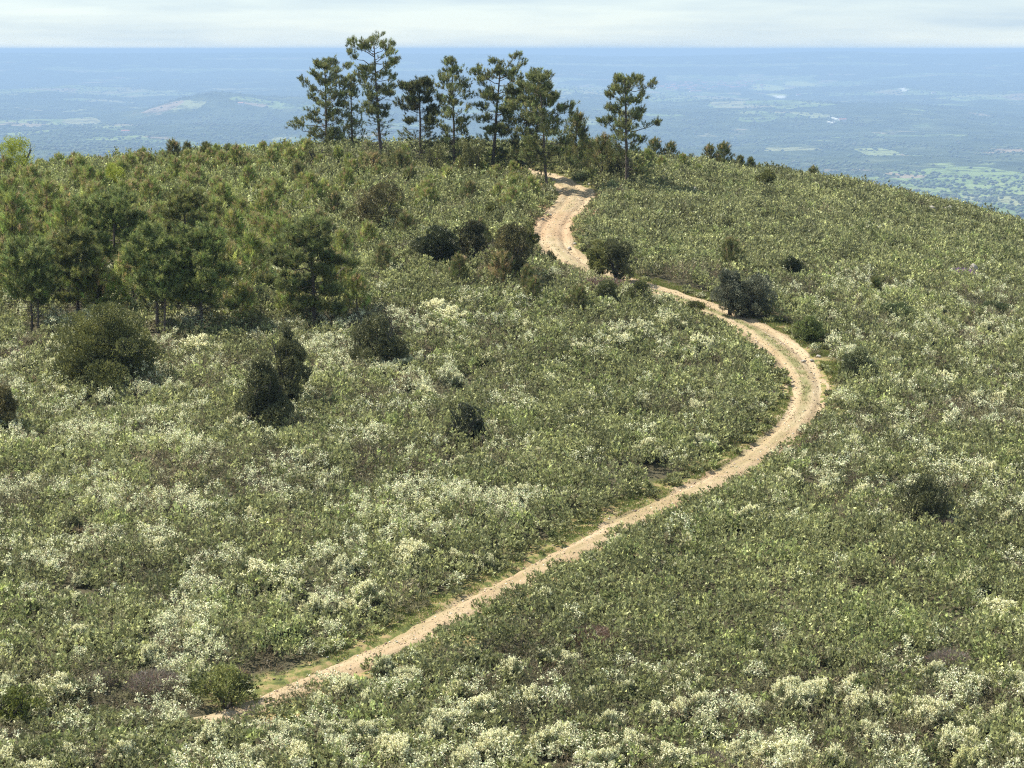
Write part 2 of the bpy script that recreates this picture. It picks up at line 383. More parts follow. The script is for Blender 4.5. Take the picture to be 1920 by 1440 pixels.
track = link(bpy.data.objects.new('dirt_track', grid_mesh('dirt_track', XT, YT, ZT + CAMZ, M_TRACK, ('verge', ga), uvs=uvc))); tag(track, kind='structure')

def zpt(X, Y): return zground(np.atleast_1d(float(X)), np.atleast_1d(float(Y)))[0] + CAMZ
def place(px, py):
    q = ground_at(px, py)[0]; q[2] = zpt(q[0], q[1]); dep = (q - CAMP) @ FWD
    return q, dep/FPX          # position, metres per source pixel

# ------------------------------------------------------------------ landmarks for telling repeats apart
LM = []          # (px, py, phrase)
BIG = []         # footprints that the scrub keeps clear of: x, y, r

def thing(name, loc, label, cat, group=None):
    o = bpy.data.objects.new(name, None); o.location = loc; o.empty_display_size = .3
    link(o); tag(o, label, cat, group); return o

# ------------------------------------------------------------------ pines
def jitter(base, nn, amt, r):
    b = np.asarray(base, float)[None]*np.exp(r.normal(0, amt, (nn, 1)))
    return b*np.exp(r.normal(0, amt*.35, (nn, 3)))

def tuft_needles(T, DIR, size, C, per, r, spread=.75):
    """T tuft centres, DIR tuft axis -> needle arrays"""
    k = len(T); P = np.repeat(T, per, 0); Dd = np.repeat(DIR, per, 0)
    Dn = unit(Dd + r.normal(0, spread, (k*per, 3)))
    sz = np.repeat(size, per)
    P = P + np.repeat(DIR, per, 0)*(r.random((k*per, 1)) - .5)*sz[:, None]*1.1 + r.normal(0, .12, (k*per, 3))*sz[:, None]
    L = sz*r.uniform(.6, 1.15, k*per); C = np.repeat(C, per, 0)*np.exp(r.normal(0, .18, (k*per, 1)))
    return P, Dn, L, C

def pine_meshes(H, profile, seed, trunk_r, lean=0., col=(.145, .162, .062), tip=(.28, .295, .115), ntuft=900, per=30, tsize=.22,
                bare=.0, twigs=26, back=None, fill=.5, upsweep=.5, needle_w=.030, skirt=None, clump=.17):
    """profile: list of (height fraction, reach to the left, reach to the right) in metres"""
    r = np.random.default_rng(seed)
    pf = np.array(profile, float); zlo, zhi = pf[0, 0], pf[-1, 0]
    tb = Tubes(); k = 12; tt = np.linspace(0, 1, k)
    wob = np.cumsum(r.normal(0, .022*H/9, (k, 2)), 0); wob -= wob[0]
    tx = lean*tt**1.3 + wob[:, 0]; ty = wob[:, 1]
    pts = np.stack([tx, ty, tt*H*.97 - .15], 1); rad = trunk_r*(1 - .86*tt**.9) + .012; rad[0] *= 1.3
    tb.add(pts, rad, 8)
    def trunk_at(f): return np.array([np.interp(f, tt, tx), np.interp(f, tt, ty), f*H*.97 - .15])
    TC = []; TD = []; TZ = []
    nb = int(30*(zhi-zlo)/.6*max(.6, min(1.5, H/9.)))
    for i in range(nb):
        f = zlo + (zhi - zlo)*((i + r.random())/nb)**.93
        a = i*2.39996 + r.normal(0, .35)
        rl, rr_ = np.interp(f, pf[:, 0], pf[:, 1]), np.interp(f, pf[:, 0], pf[:, 2])
        ca = math.cos(a); reach = (rr_ if ca > 0 else rl)*(abs(ca)) + .5*(rl + rr_)*(1-abs(ca))
        reach *= r.choice([r.uniform(.45, .8), r.uniform(.8, 1.08)])
        if reach < .15: reach = .15
        p0 = trunk_at(f*r.uniform(.93, .99)); d = np.array([ca, math.sin(a), 0.])
        up = upsweep*(f-zlo)/(zhi-zlo+.01) + r.normal(.05, .15)
        n5 = 5; s5 = np.linspace(0, 1, n5)[:, None]
        bp = p0 + d*reach*s5 + np.array([0, 0, 1.])*(up*reach*s5**1.5 + .0)
        bp[1:] += r.normal(0, .04*reach, (n5-1, 3))
        tb.add(bp, np.linspace(.035, .010, n5)*(trunk_r/.14)**.5*(.5+.5*reach/1.5), 4)
        nsub = 5 if reach > .6 else 3
        m = max(2, int(1.12*ntuft/nb/nsub*r.uniform(.8, 1.25)))
        for q in range(nsub):
            sq = 1. if q == 0 else 1 - r.random()**1.2*fill
            b0 = np.array([np.interp(sq, np.linspace(0, 1, n5), bp[:, j]) for j in range(3)])
            th = r.normal(0, .85) if q else r.normal(0, .2)
            sd_ = np.array([d[0]*math.cos(th) - d[1]*math.sin(th), d[0]*math.sin(th) + d[1]*math.cos(th), r.uniform(.15, .75)])
            L = (.12 if q == 0 else r.uniform(.25, .6))*min(1.2, .35 + reach*.55)
            c = b0 + sd_*L
            tb.add(np.array([b0, (b0+c)/2 - np.array([0, 0, .03]), c]), [.015, .011, .006], 3)
            off = r.normal(0, 1, (m, 3))*clump*np.array([1, 1, .7])
            TC.append(c + off); TD.append(unit(off*1.2 + sd_*.35 + np.array([0, 0, .75]))); TZ.append(np.full(m, f))
    # leader
    m = 22; top = trunk_at(1.0); TC.append(top + np.c_[r.normal(0, .26, (m, 2)), r.uniform(-.6, .05, m)]); TD.append(unit(np.c_[r.normal(0, .3, (m, 2)), np.ones(m)])); TZ.append(np.ones(m))
    if skirt:
        f0, f1, rch, ns_k = skirt
        for i in range(26):
            f = r.uniform(f0, f1); a = r.random()*6.283; d = np.array([math.cos(a), math.sin(a), 0.]); L = rch*r.uniform(.45, 1.1)
            p0 = trunk_at(f); e = p0 + d*L + np.array([0, 0, L*r.uniform(-.12, .25)]); m = max(2, ns_k//26)
            tb.add(np.array([p0, (p0+e)/2 + r.normal(0, .05, 3), e]), [.024, .015, .006], 3)
            q_ = r.choice([.5, .75, 1.], m)[:, None]; off = r.normal(0, .13, (m, 3)); TC.append(p0 + (e-p0)*q_ + off); TD.append(unit(d[None]*.7 + off + np.array([0, 0, .5]))); TZ.append(np.full(m, f))
    # dead bare twigs on the stem
    for i in range(twigs):
        f = r.uniform(.16, max(.2, zlo + .18)); a = r.random()*6.28; L = r.uniform(.3, 1.5)
        p0 = trunk_at(f); d = np.array([math.cos(a), math.sin(a), r.normal(0, .25)])
        q = np.array([p0, p0 + d*L*.5 + r.normal(0, .05, 3), p0 + d*L + np.array([0, 0, r.normal(.05, .15)])]); tb.add(q, [.022, .014, .006], 3)
        for _ in range(3):
            s = r.uniform(.3, .95); b0 = q[0]*(1-s) + q[2]*s; tb.add(np.array([b0, b0 + r.normal(0, .2, 3)]), [.009, .004], 3)
    TC = np.concatenate(TC); TD = np.concatenate(TD); k = len(TC)
    size = tsize*r.uniform(.7, 1.25, k)
    base = jitter(col, k, .16, r)*np.exp(.30*(vnoise(TC[:, 0]*1.9 + 40, TC[:, 2]*1.9 + TC[:, 1]*1.3 + 40, seed) - .5)*2)[:, None]; mixt = (r.random(k) < .3)[:, None]; C = np.where(mixt, jitter(tip, k, .15, r), base)
    P, Dn, L, C = tuft_needles(TC, TD, size, C, per, r)
    return tb.mesh('trunk', M_BARK), leaves('crown', P, Dn, L, needle_w, C, M_NEEDLE, r)

def pine(name, bx, by, topy, prof_px, seed, label, group, tpx, lean_px=0, lm=None, **kw):
    """prof_px: list of (pixel row, left reach px, right reach px) measured from the stem"""
    q, mpp = place(bx, by); H = (by - topy)*mpp*1.02
    prof = sorted([((by - y)/(by - topy), l*mpp, r_*mpp) for y, l, r_ in prof_px])
    tr, cr = pine_meshes(H, prof, seed, tpx*mpp/2, lean=lean_px*mpp, **kw)
    root = thing(name, q, label, 'pine tree', group)
    link(bpy.data.objects.new('trunk', tr), root); link(bpy.data.objects.new('crown', cr), root)
    BIG.append((q[0], q[1] - .7, .8))
    if lm: LM.append((bx, by, lm))
    return root

G1 = 'pines standing on the hilltop'
pine('pine_tree', 612, 300, 108, [(262,45,30),(235,58,38),(205,66,42),(175,50,44),(150,38,42),(130,30,36),(114,16,20)], 1, 'bushy full-crowned pine at the left end of the hilltop row', G1, 6.5, 0, lm='the leftmost hilltop pine', ntuft=1500, fill=.75, skirt=(.12,.35,1.9,200))
pine('pine_tree', 661, 296, 138, [(245,20,20),(215,22,18),(185,20,16),(160,22,12),(140,6,6)], 2, 'slim sparse pine half hidden between bushy pine and tallest pine', G1, 5, -4, ntuft=420, fill=.6, skirt=(.1,.45,1.0,120))
pine('pine_tree', 715, 314, 68, [(212,12,14),(180,26,30),(165,20,22),(148,38,44),(128,46,48),(105,50,46),(88,42,38),(74,26,26)], 3, 'tallest pine on the hilltop, bare stem, dense round crown above the horizon', G1, 7.5, -11, lm='the tallest pine', ntuft=1300, fill=.5, twigs=80, skirt=(.22,.5,1.5,90))
pine('pine_tree', 789, 330, 143, [(225,34,24),(210,46,36),(190,44,36),(170,40,38),(155,30,28),(146,14,14)], 4, 'short dark pine with a compact domed crown beside the tallest pine', G1, 6.5, 1, lm='the short dark pine', col=(.085, .095, .038), tip=(.17, .18, .07), ntuft=1150, fill=.75, twigs=55, skirt=(.12,.5,1.9,240))
pine('pine_tree', 852, 336, 103, [(275,20,22),(240,28,28),(205,26,32),(175,28,34),(150,30,30),(125,16,18),(106,5,5)], 5, 'narrow pointed pine with a light thin crown in mid row', G1, 5.5, -4, lm='the narrow pointed pine', ntuft=820, fill=.6, twigs=45, skirt=(.1,.3,1.4,160))
pine('pine_tree', 924, 336, 110, [(245,30,40),(215,40,50),(185,42,48),(160,42,42),(135,32,42),(115,10,28)], 6, 'pine with dark stem and ragged crown forking into two tops', G1, 8, 16, lm='the ragged forked pine', ntuft=1200, fill=.65, twigs=60, skirt=(.12,.42,1.9,260))
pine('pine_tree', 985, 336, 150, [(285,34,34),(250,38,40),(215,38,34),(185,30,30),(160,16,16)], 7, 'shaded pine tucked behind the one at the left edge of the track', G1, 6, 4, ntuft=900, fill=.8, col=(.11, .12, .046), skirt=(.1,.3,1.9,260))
pine('pine_tree', 1026, 357, 126, [(300,38,56),(270,45,58),(240,52,50),(210,58,42),(180,56,34),(155,46,20),(132,24,8)], 8, 'broad leafy pine with thin stem at the left edge of the track', G1, 5.5, -14, lm='the broad pine beside the track', ntuft=1800, fill=.85, skirt=(.20,.32,2.2,150))
pine('pine_tree', 1176, 357, 140, [(262,72,34),(240,72,52),(222,62,66),(205,34,40),(186,32,46),(165,28,40),(150,24,28),(142,14,14)], 9, 'lone pine right of the track with two separate tiers of foliage', G1, 8, -4, lm='the lone two-tiered pine', ntuft=1080, fill=.6, twigs=40, skirt=(.15,.42,2.4,260))

G2 = 'olive green pines on the left slope'
ol = dict(col=(.165, .20, .068), tip=(.31, .34, .115), needle_w=.032, clump=.2)
pine('pine_tree', 378, 622, 418, [(575,30,60),(545,45,62),(510,50,52),(480,46,44),(450,36,34),(425,16,14)], 21, 'olive pine on the left slope with a forked low limb, right of its neighbours', G2, 7, 6, lm='the olive pine with the low limb', ntuft=1700, fill=.85, **ol)
pine('pine_tree', 296, 625, 425, [(555,34,30),(520,50,44),(485,52,46),(455,40,40),(430,14,14)], 22, 'olive pine standing behind the round juniper, thick pale stem', G2, 7, -4, lm='the olive pine behind the round juniper', ntuft=1500, fill=.85, **ol)
pine('pine_tree', 309, 634, 470, [(560,20,22),(520,26,26),(480,14,14)], 23, 'thin dark-stemmed pine close beside the olive pine behind the juniper', G2, 5, 3, ntuft=500, fill=.8, **ol)
pine('pine_tree', 148, 600, 425, [(565,44,46),(530,56,56),(495,52,56),(460,40,42),(430,14,14)], 24, 'dark dense pine rising behind the left side of the round juniper', G2, 7, -4, lm='the dense dark pine on the left slope', ntuft=2000, fill=.9, col=(.15, .165, .06), tip=(.28, .29, .09))
pine('pine_tree', 215, 560, 352, [(500,36,40),(465,50,50),(425,62,54),(390,50,48),(360,20,20)], 25, 'wide bushy pine higher up the left slope with mottled crown', G2, 7, 0, lm='the wide mottled pine', ntuft=1900, fill=.9, **ol)
pine('pine_tree', 345, 500, 350, [(450,50,50),(425,55,58),(400,52,62),(375,36,46),(355,14,16)], 26, 'dark flat-topped pine highest on the left slope', G2, 6, 3, lm='the flat-topped dark pine', ntuft=1500, fill=.85, col=(.15, .165, .06), tip=(.28, .29, .09))
pine('pine_tree', 60, 620, 440, [(560,40,38),(520,52,50),(485,50,46),(455,26,26)], 27, 'thin grey-stemmed pine near the left edge of the photo', G2, 4, -2, lm='the grey-stemmed pine by the left edge', ntuft=1000, fill=.85, **ol)
pine('pine_tree', 72, 624, 470, [(560,22,22),(520,28,28),(480,14,14)], 28, 'second thin grey stem touching the one near the left edge', G2, 3.5, 4, ntuft=350, fill=.8, **ol)
pine('pine_tree', 590, 612, 403, [(575,60,50),(545,78,85),(515,84,92),(485,76,80),(455,60,66),(430,44,46),(408,16,18)], 29, 'big dark spreading pine alone in the middle of the left slope', G2, 8, -6, lm='the big spreading pine', ntuft=3000, fill=.92, col=(.14, .16, .06), tip=(.26, .28, .095))

# ------------------------------------------------------------------ young pines: a few kinds, copied
def young_pine_meshes(seed, H, R, brown, col=(.27, .325, .10)):
    r = np.random.default_rng(seed); tb = Tubes()
    tb.add(np.array([[0, 0, -.1], [r.normal(0, .05), r.normal(0, .05), H*.5], [0, 0, H]]), [.05, .035, .012], 5)
    TC = []; TD = []; lev = []
    for i in range(46):
        f = .12 + .86*(i/46)**.9; a = i*2.39996 + r.normal(0, .3); reach = R*(1 - f)**.55*r.uniform(.75, 1.15) + .08
        d = np.array([math.cos(a), math.sin(a), 0]); p0 = np.array([0, 0, f*H*.93]); e = p0 + d*reach + np.array([0, 0, .42*reach])
        tb.add(np.array([p0, (p0+e)/2 - np.array([0, 0, .03]), e]), [.014, .01, .006], 3)
        m = 5; s = r.uniform(.35, 1.0, m)[:, None]; TC.append(p0 + (e-p0)*s + r.normal(0, .09, (m, 3))); TD.append(unit(d[None]*.5 + np.array([0, 0, 1.]) + r.normal(0, .15, (m, 3)))); lev.append(np.full(m, f))
    TC.append(np.array([[0, 0, H*.96], [0, 0, H]])); TD.append(np.array([[0, 0, 1.], [0, 0, 1.]])); lev.append(np.ones(2))
    TC = np.concatenate(TC); TD = np.concatenate(TD); lev = np.concatenate(lev); k = len(TC)
    C = jitter((col[0]*1.1, col[1]*1.04, col[2]), k, .22, r)
    bm = r.random(k) < brown*(.25 + lev); C[bm] = jitter((.42, .33, .17), bm.sum(), .18, r)
    P, Dn, L, C = tuft_needles(TC, TD, .24*r.uniform(.8, 1.3, k), C, 26, r, .5)
    return tb.mesh('trunk', M_BARK), leaves('crown', P, Dn, L, .028, C, M_NEEDLE, r)
YP = [young_pine_meshes(100+i, h, rr, bw) for i, (h, rr, bw) in enumerate(((3.0, 1.15, .22), (2.5, 1.25, .36), (3.4, 1.0, .10), (2.2, 1.1, .45), (2.8, 1.3, .12), (2.4, .8, .05)))]
YP += [young_pine_meshes(120+i, h, rr, bw, (.15, .17, .065)) for i, (h, rr, bw) in enumerate(((3.0, 1.15, .12), (2.5, 1.25, .45), (3.4, 1.0, .05), (2.2, 1.1, .5), (2.8, 1.3, .1), (2.4, .8, .05)))]
TO_LABEL = []    # objects whose labels are written once every landmark is known
def young_pine(px, py, scale, kind, rot, label=None, lm=None):
    q, mpp = place(px, py); tr, cr = YP[kind]
    root = thing('young_pine', q, label, 'young pine', 'young pines growing on the hill')
    root.scale = (scale*random.uniform(.9, 1.1), scale*random.uniform(.9, 1.1), scale); root.rotation_euler = (0, 0, rot)
    link(bpy.data.objects.new('trunk', tr), root); link(bpy.data.objects.new('crown', cr), root)
    BIG.append((q[0], q[1], .5*scale))
    if lm: LM.append((px, py, lm))
    if not label: TO_LABEL.append((root, px, py, ['short brown-tipped', 'small', 'tall brown-tipped'][0 if kind % 6 in (1, 3) else 1 if kind % 6 in (4, 5) else 2] + ' young pine', 0))
    return root

# individually placed ones (from the photograph): px, base row, top row, kind
for px, by, ty, kd, lab in ((88,330,292,2,'dark pointed young pine breaking the skyline left of the others'),(152,322,290,1,'brown-tipped young pine on the left skyline next to the bright sapling'),
        (188,318,280,3,'stubby russet young pine on the left skyline'),(262,330,283,0,'young pine on the left skyline with pale lower branches'),(325,322,262,0,'taller russet-topped young pine peaking above the left skyline'),
        (352,318,265,2,'pointed young pine touching the russet-topped one on skyline'),(388,320,268,5,'slender dark young pine right of the skyline peak'),
        (430,312,270,5,'thin-topped young pine on the skyline left of the hilltop row'),(535,305,262,2,'dark little pine at the foot of the bushy hilltop pine'),
        (1082,330,208,2,'slim young pine between the broad pine and the lone pine'),(1228,300,248,0,'dark young pine just right of the lone two-tiered pine'),
        (1258,305,258,0,'young pine beside pale rocks on the right skyline'),(1330,318,270,0,'left one of a pair of young pines on the right skyline'),
        (1357,322,266,0,'darker right one of a pair of young pines on the right skyline'),(1388,325,292,5,'tiny pine sprig on the right skyline, left of two'),
        (1408,328,295,5,'tiny pine sprig on the right skyline, right of two'),(1524,345,306,4,'small round-topped pine alone far right on the skyline'),
        (1478,335,308,5,'smallest sprig of pine on the skyline between two bushes'),(1370,512,448,4,'young pine rising behind the grey-green thicket by the track'),
        (1642,560,520,5,'little dark conical pine amid scrub on the right slope'),(1000,575,520,4,'wide young pine below the upper bend of the track'),
        (1085,592,535,4,'wide young pine beside the hidden stretch of the track'),(940,545,470,1,'rust-tinged young pine left of the upper bend'),
        (1130,345,255,4,'drooping young pine behind the upper track bend'),(700,345,285,1,'rusty young pine under the tallest pine'),(752,350,285,4,'bushy young pine below the short dark pine')):
    q, mpp = place(px, by); H = (by - ty)*mpp
    young_pine(px, by, H/(3.0, 2.5, 3.4, 2.2, 2.8, 2.4)[kd], kd + 6, random.random()*6, lab)
cnt = 0
while cnt < 185:
    px, py = random.uniform(-60, 640), random.uniform(318, 560)
    if py > 480 and (px > 130 or random.random() < .5): continue
    if px > 300 and random.random() < (px-300)/300.: continue
    if py < 322 + .0*px: continue
    q, mpp = place(px, py)
    if track_dist(q[0], q[1])[0][0] < 3: continue
    young_pine(px, py, random.uniform(.6, 1.0), random.choice((0, 1, 1, 3, 4, 4, 2)), random.random()*6); cnt += 1
for px, py, sc, kd in ((18,575,1.5,4),(105,560,1.35,0),(185,600,1.3,4),(252,585,1.4,0),(340,590,1.2,4),(430,572,1.35,4),(475,545,1.2,0),(30,500,1.5,2),(125,480,1.3,0),(270,505,1.35,4),(440,500,1.25,0),(530,500,1.1,4),(500,440,1.1,0),
        (400,460,1.2,4),(90,430,1.3,4),(20,430,1.3,0),(180,430,1.2,4),(420,420,1.0,0),(640,560,1.0,4),(670,600,.9,0),(545,600,1.0,4),(455,610,.9,4),(230,470,1.2,4),(60,380,1.0,0),(150,375,.95,4),(330,360,.9,0),(245,345,.9,4)):
    young_pine(px, py, sc, kd, random.random()*6)
for px, py, sc in ((585,395,1.0),(625,430,.9),(560,365,.9),(650,375,.85),(600,470,.95),(690,480,.8),(760,460,.8),(800,400,.85),(840,370,.8),(880,400,.8),(770,365,.75),(900,470,.75),(720,520,.75),(640,500,.85),(960,400,.7),(990,560,.7),(860,540,.7)):
    young_pine(px, py, sc, random.choice((6, 10, 4, 10)), random.random()*6)
for px in range(50, 560, 21):
    young_pine(px + random.uniform(-8, 8), 322 - px*.012 + random.uniform(-4, 14), random.uniform(.45, .9), random.choice((1, 5, 0, 3, 4, 2)), random.random()*6)
for k in range(85):
    px, py = random.uniform(400, 1010), random.uniform(300, 425)
    q, mpp = place(px, py)
    if track_dist(q[0], q[1])[0][0] < 3: continue
    young_pine(px, py, random.uniform(.42, .75), random.choice((4, 5, 4, 0)), random.random()*6)
for px, py, sc in ((575,318,.9),(635,320,.8),(655,330,.75),(820,335,.85),(880,335,.8),(760,322,.9),(905,345,.7),(1060,318,.8),(1110,322,.9),(1150,335,.8),(1200,340,.7),(1215,325,.7),(1240,330,.6),(1280,325,.55),(1310,335,.5),(1095,300,.8)):
    young_pine(px, py, sc, random.choice((4, 0, 5)), random.random()*6)

# ------------------------------------------------------------------ evergreen bushes and small trees, each with its own shape
def bush_meshes(Wd, Hd, seed, col, tip, lobes=12, leaf=.10, dens=1.0, up=.3, wild=.16, stem=True, sparse=1., low=.12, lsize=(.20, .36), gapt=.40, point=False):
    r = np.random.default_rng(seed); Rr = Wd/2
    cs = []
    for i in range(int(lobes*1.7)):
        a = r.random()*6.283; f = r.random()**.5*r.uniform(.9, 1.25)
        z = low + (1-low)*r.random()**1.15
        env = math.sqrt(max(0., 1 - (max(0, z-.42)/.62)**2))*(.85 + .15*min(1, z/.35))
        if point: env = 1.05*(1 - .62*z**1.6)
        s = r.uniform(*lsize)*(1 - .45*z if point else 1)
        cs.append((math.cos(a)*f*Rr*env*.72, math.sin(a)*f*Rr*env*.72, z*Hd*(1 - s*.45), s*Rr*1.15, s*min(Hd, Wd)*.55))
    cs.append((0, 0, Hd*.46, Rr*.55, Hd*.34))
    P = []; Dn = []
    area = math.pi*Wd*Hd*1.5; total = int(min(130000, area/(leaf*leaf*.5)*2.6*dens*sparse))
    wts = np.array([c[3]*c[4] for c in cs]); wts /= wts.sum()
    for c, wt in zip(cs, wts):
        k = int(total*wt); dd = unit(r.normal(size=(k, 3))); rad = (r.random(k)**.33)[:, None]
        bump = (1 + 1.6*wild*(fbm(dd[:, 0]*3 + c[0]*7 + 50, dd[:, 2]*3 + dd[:, 1]*3 + c[2]*5 + 50, 2, seed) - .5)*3)[:, None]
        rad = .66 + .34*rad
        pos = np.array(c[:3]) + dd*rad*bump*np.array([c[3], c[3], c[4]])
        P.append(pos); Dn.append(dd)
    P = np.concatenate(P); Dn = np.concatenate(Dn); kp = (P[:, 2] > .05) & (fbm(P[:, 0]*2.1/max(1, Rr*.6) + P[:, 2]*1.3 + 60, P[:, 1]*2.1/max(1, Rr*.6) - P[:, 2]*1.7 + 60, 3, seed+2) > gapt); P = P[kp]; Dn = Dn[kp]; k = len(P)
    D = unit(Dn*.8 + np.array([0, 0, up*2.]) + r.normal(0, .55, (k, 3)))
    nn = fbm(P[:, 0]*1.6 + 30, P[:, 2]*1.6 + P[:, 1] + 30, 3, seed+5)
    mixt = np.clip((nn-.35)*2.2 + r.normal(0, .25, k), 0, 1)[:, None]
    C = np.asarray(col)[None]*(1-mixt) + np.asarray(tip)[None]*mixt; C = C*np.exp(r.normal(0, .22, (k, 1)))
    cr = leaves('crown', P, D, leaf*r.uniform(.7, 1.5, k), leaf*.55, C, M_BUSH, r)
    tb = Tubes()
    for i in range(5 if stem else 3):
        a = r.random()*6.28; e = np.array([math.cos(a)*Rr*.6, math.sin(a)*Rr*.6, Hd*r.uniform(.5, .8)])
        st0 = np.array([r.normal(0, .08), r.normal(0, .08), -.1])
        tb.add(np.array([st0, st0*.5 + e*.35 + r.normal(0, .05, 3), e*.7, e]), np.array([.09, .07, .045, .015])*(Wd/3)**.7, 6)
        for _ in range(4):
            s = r.uniform(.4, .9); tb.add(np.array([e*s, e*s + r.normal(0, .35, 3)*Rr*.5 + np.array([0, 0, .2])]), np.array([.03, .008])*(Wd/3)**.7, 4)
    return tb.mesh('trunk', M_BARKD), cr

def bush(name, cx, by, wpx, hpx, seed, label, cat, lm=None, group=None, **kw):
    q, mpp = place(cx, by); Wd = wpx*mpp; Hd = hpx*mpp
    leaf = kw.pop('leaf', None) or max(.07, min(.105, .02*Wd + .055))
    tr, cr = bush_meshes(Wd, Hd, seed, leaf=leaf, **kw)
    root = thing(name, q, label, cat, group)
    link(bpy.data.objects.new('trunk', tr), root); link(bpy.data.objects.new('crown', cr), root)
    BIG.append((q[0], q[1], Wd*.28))
    if lm: LM.append((cx, by, lm))
    return root
DK = dict(gapt=.37, col=(.075, .082, .038), tip=(.20, .20, .09))
OLV = dict(col=(.11, .12, .038), tip=(.24, .24, .078))
GRY = dict(col=(.09, .10, .062), tip=(.26, .265, .18))
BRN = dict(col=(.10, .098, .042), tip=(.24, .205, .09))
bush('juniper_bush', 200, 730, 215, 165, 201, 'big round olive juniper on left slope with dark forked stems', 'juniper bush', 'the big round juniper', lobes=30, up=.5, lsize=(.17, .28), low=.22, gapt=.32, wild=.12, col=(.09, .10, .036), tip=(.25, .25, .082))
bush('holm_oak', 494, 808, 116, 150, 202, 'front one of two dark upright oak shrubs standing together', 'oak shrub', 'the dark twin oaks', lobes=16, low=.15, point=True, **DK)
bush('holm_oak', 540, 768, 92, 174, 203, 'taller rear one of two dark upright oak shrubs standing together', 'oak shrub', lobes=16, low=.15, point=True, **DK)
bush('holm_oak', 707, 690, 110, 98, 204, 'dark rounded oak shrub right of the twin oaks', 'oak shrub', 'the rounded dark oak shrub', lobes=12, **DK)
bush('holm_oak', 873, 835, 84, 80, 205, 'small charcoal green oak shrub alone in mid slope', 'oak shrub', 'the small lone oak shrub', lobes=9, col=(.03, .038, .02), tip=(.08, .088, .05))
bush('holm_oak', 1732, 985, 118, 88, 206, 'dark oak shrub on its own on the right slope below the bend', 'oak shrub', 'the dark oak shrub on the right', lobes=12, **DK)
bush('holm_oak', 822, 503, 95, 78, 207, 'dark oak shrub at left of the thicket by the upper bend', 'oak shrub', 'the oak thicket left of the upper bend', lobes=10, col=(.035, .045, .018), tip=(.09, .10, .045))
bush('holm_oak', 880, 500, 70, 88, 208, 'upright oak shrub in the middle of the thicket by the upper bend', 'oak shrub', lobes=10, col=(.035, .042, .018), tip=(.11, .10, .045))
bush('holm_oak', 958, 535, 90, 125, 209, 'tall brownish oak shrub nearest the upper bend', 'oak shrub', 'the brownish oak by the upper bend', lobes=13, **BRN)
bush('holm_oak', 985, 490, 50, 75, 210, 'small green oak shrub touching the left edge of upper bend', 'oak shrub', lobes=8, **OLV)
bush('holm_oak', 708, 445, 125, 100, 211, 'wide brown-green oak shrub under the hilltop pines', 'oak shrub', 'the brown-green oak under the pines', lobes=14, **BRN)
bush('holm_oak', 1118, 525, 56, 75, 212, 'lit green oak shrub at left of the pair right of the track', 'oak shrub', 'the oak pair by the track', lobes=8, **OLV)  # sunlit half of the pair: the light is put into its lighter leaf colours
bush('holm_oak', 1160, 528, 72, 82, 213, 'black-shaded oak shrub at right of the pair right of the track', 'oak shrub', lobes=10, **DK)  # shaded half of the pair: the shade is put into its darker leaf colours
bush('holm_oak', 1368, 590, 70, 90, 214, 'left half of the grey-green thicket beside the track', 'oak shrub', 'the grey-green thicket by the track', lobes=12, **GRY)
bush('holm_oak', 1415, 595, 80, 92, 215, 'right half of the grey-green thicket beside the track', 'oak shrub', lobes=12, **GRY)
bush('holm_oak', 1486, 530, 56, 52, 216, 'small dark shrub behind the grey-green thicket', 'oak shrub', lobes=8, col=(.035, .045, .018), tip=(.08, .09, .035))
bush('holm_oak', 1430, 360, 56, 42, 217, 'low dark green shrub near the right skyline', 'oak shrub', 'the dark shrub near the right skyline', lobes=8, **OLV)
bush('holm_oak', 4, 820, 80, 110, 218, 'brown-green shrub cut by the left edge of the photo', 'oak shrub', 'the brown shrub at the left edge', lobes=10, **BRN)
bush('holm_oak', 142, 1012, 50, 42, 219, 'very small dark shrub among the cream brooms on the left', 'oak shrub', 'the very small dark shrub', lobes=7, **DK)
bush('green_shrub', 1605, 715, 84, 60, 220, 'rounded green shrub just outside the right-hand bend of the track', 'shrub', 'the rounded shrub at the bend', lobes=12, col=(.11, .125, .06), tip=(.22, .235, .11))
bush('green_shrub', 1512, 642, 74, 46, 221, 'bright green shrub on the verge above the bend', 'shrub', 'the green shrub above the bend', lobes=10, col=(.10, .125, .045), tip=(.22, .26, .08))
bush('green_shrub', 425, 1322, 120, 75, 222, 'yellow-green leafy shrub by the lower left end of the track', 'shrub', 'the yellow-green shrub by the track', lobes=12, col=(.07, .085, .025), tip=(.34, .35, .12))
bush('green_shrub', 22, 1345, 110, 70, 223, 'bright yellow-green leafy shrub at the lower left edge', 'shrub', 'the bright shrub at the lower left edge', lobes=10, col=(.09, .11, .03), tip=(.24, .26, .06))
bush('green_shrub', 1300, 590, 46, 30, 224, 'low dark shrub on the near edge of the track below the thicket', 'shrub', lobes=6, **OLV)
bush('green_shrub', 1135, 572, 70, 44, 260, 'low shrub hiding the track below the oak pair', 'shrub', lobes=7, col=(.09, .10, .04), tip=(.18, .19, .08))
bush('green_shrub', 1195, 572, 62, 46, 261, 'pale green shrub hiding the track left of the red earth bank', 'shrub', lobes=7, col=(.11, .12, .045), tip=(.2, .21, .08))
bush('green_shrub', 1033, 492, 24, 22, 225, 'tiny dark bush on the edge of the upper bend', 'shrub', lobes=5, **DK)
bush('green_shrub', 925, 424, 52, 44, 226, 'small green shrub left of the upper bend, below the pines', 'shrub', lobes=7, **OLV)
bush('green_shrub', 1640, 1000, 60, 34, 227, 'brown-green low shrub left of the dark oak on the right', 'shrub', lobes=6, **BRN)
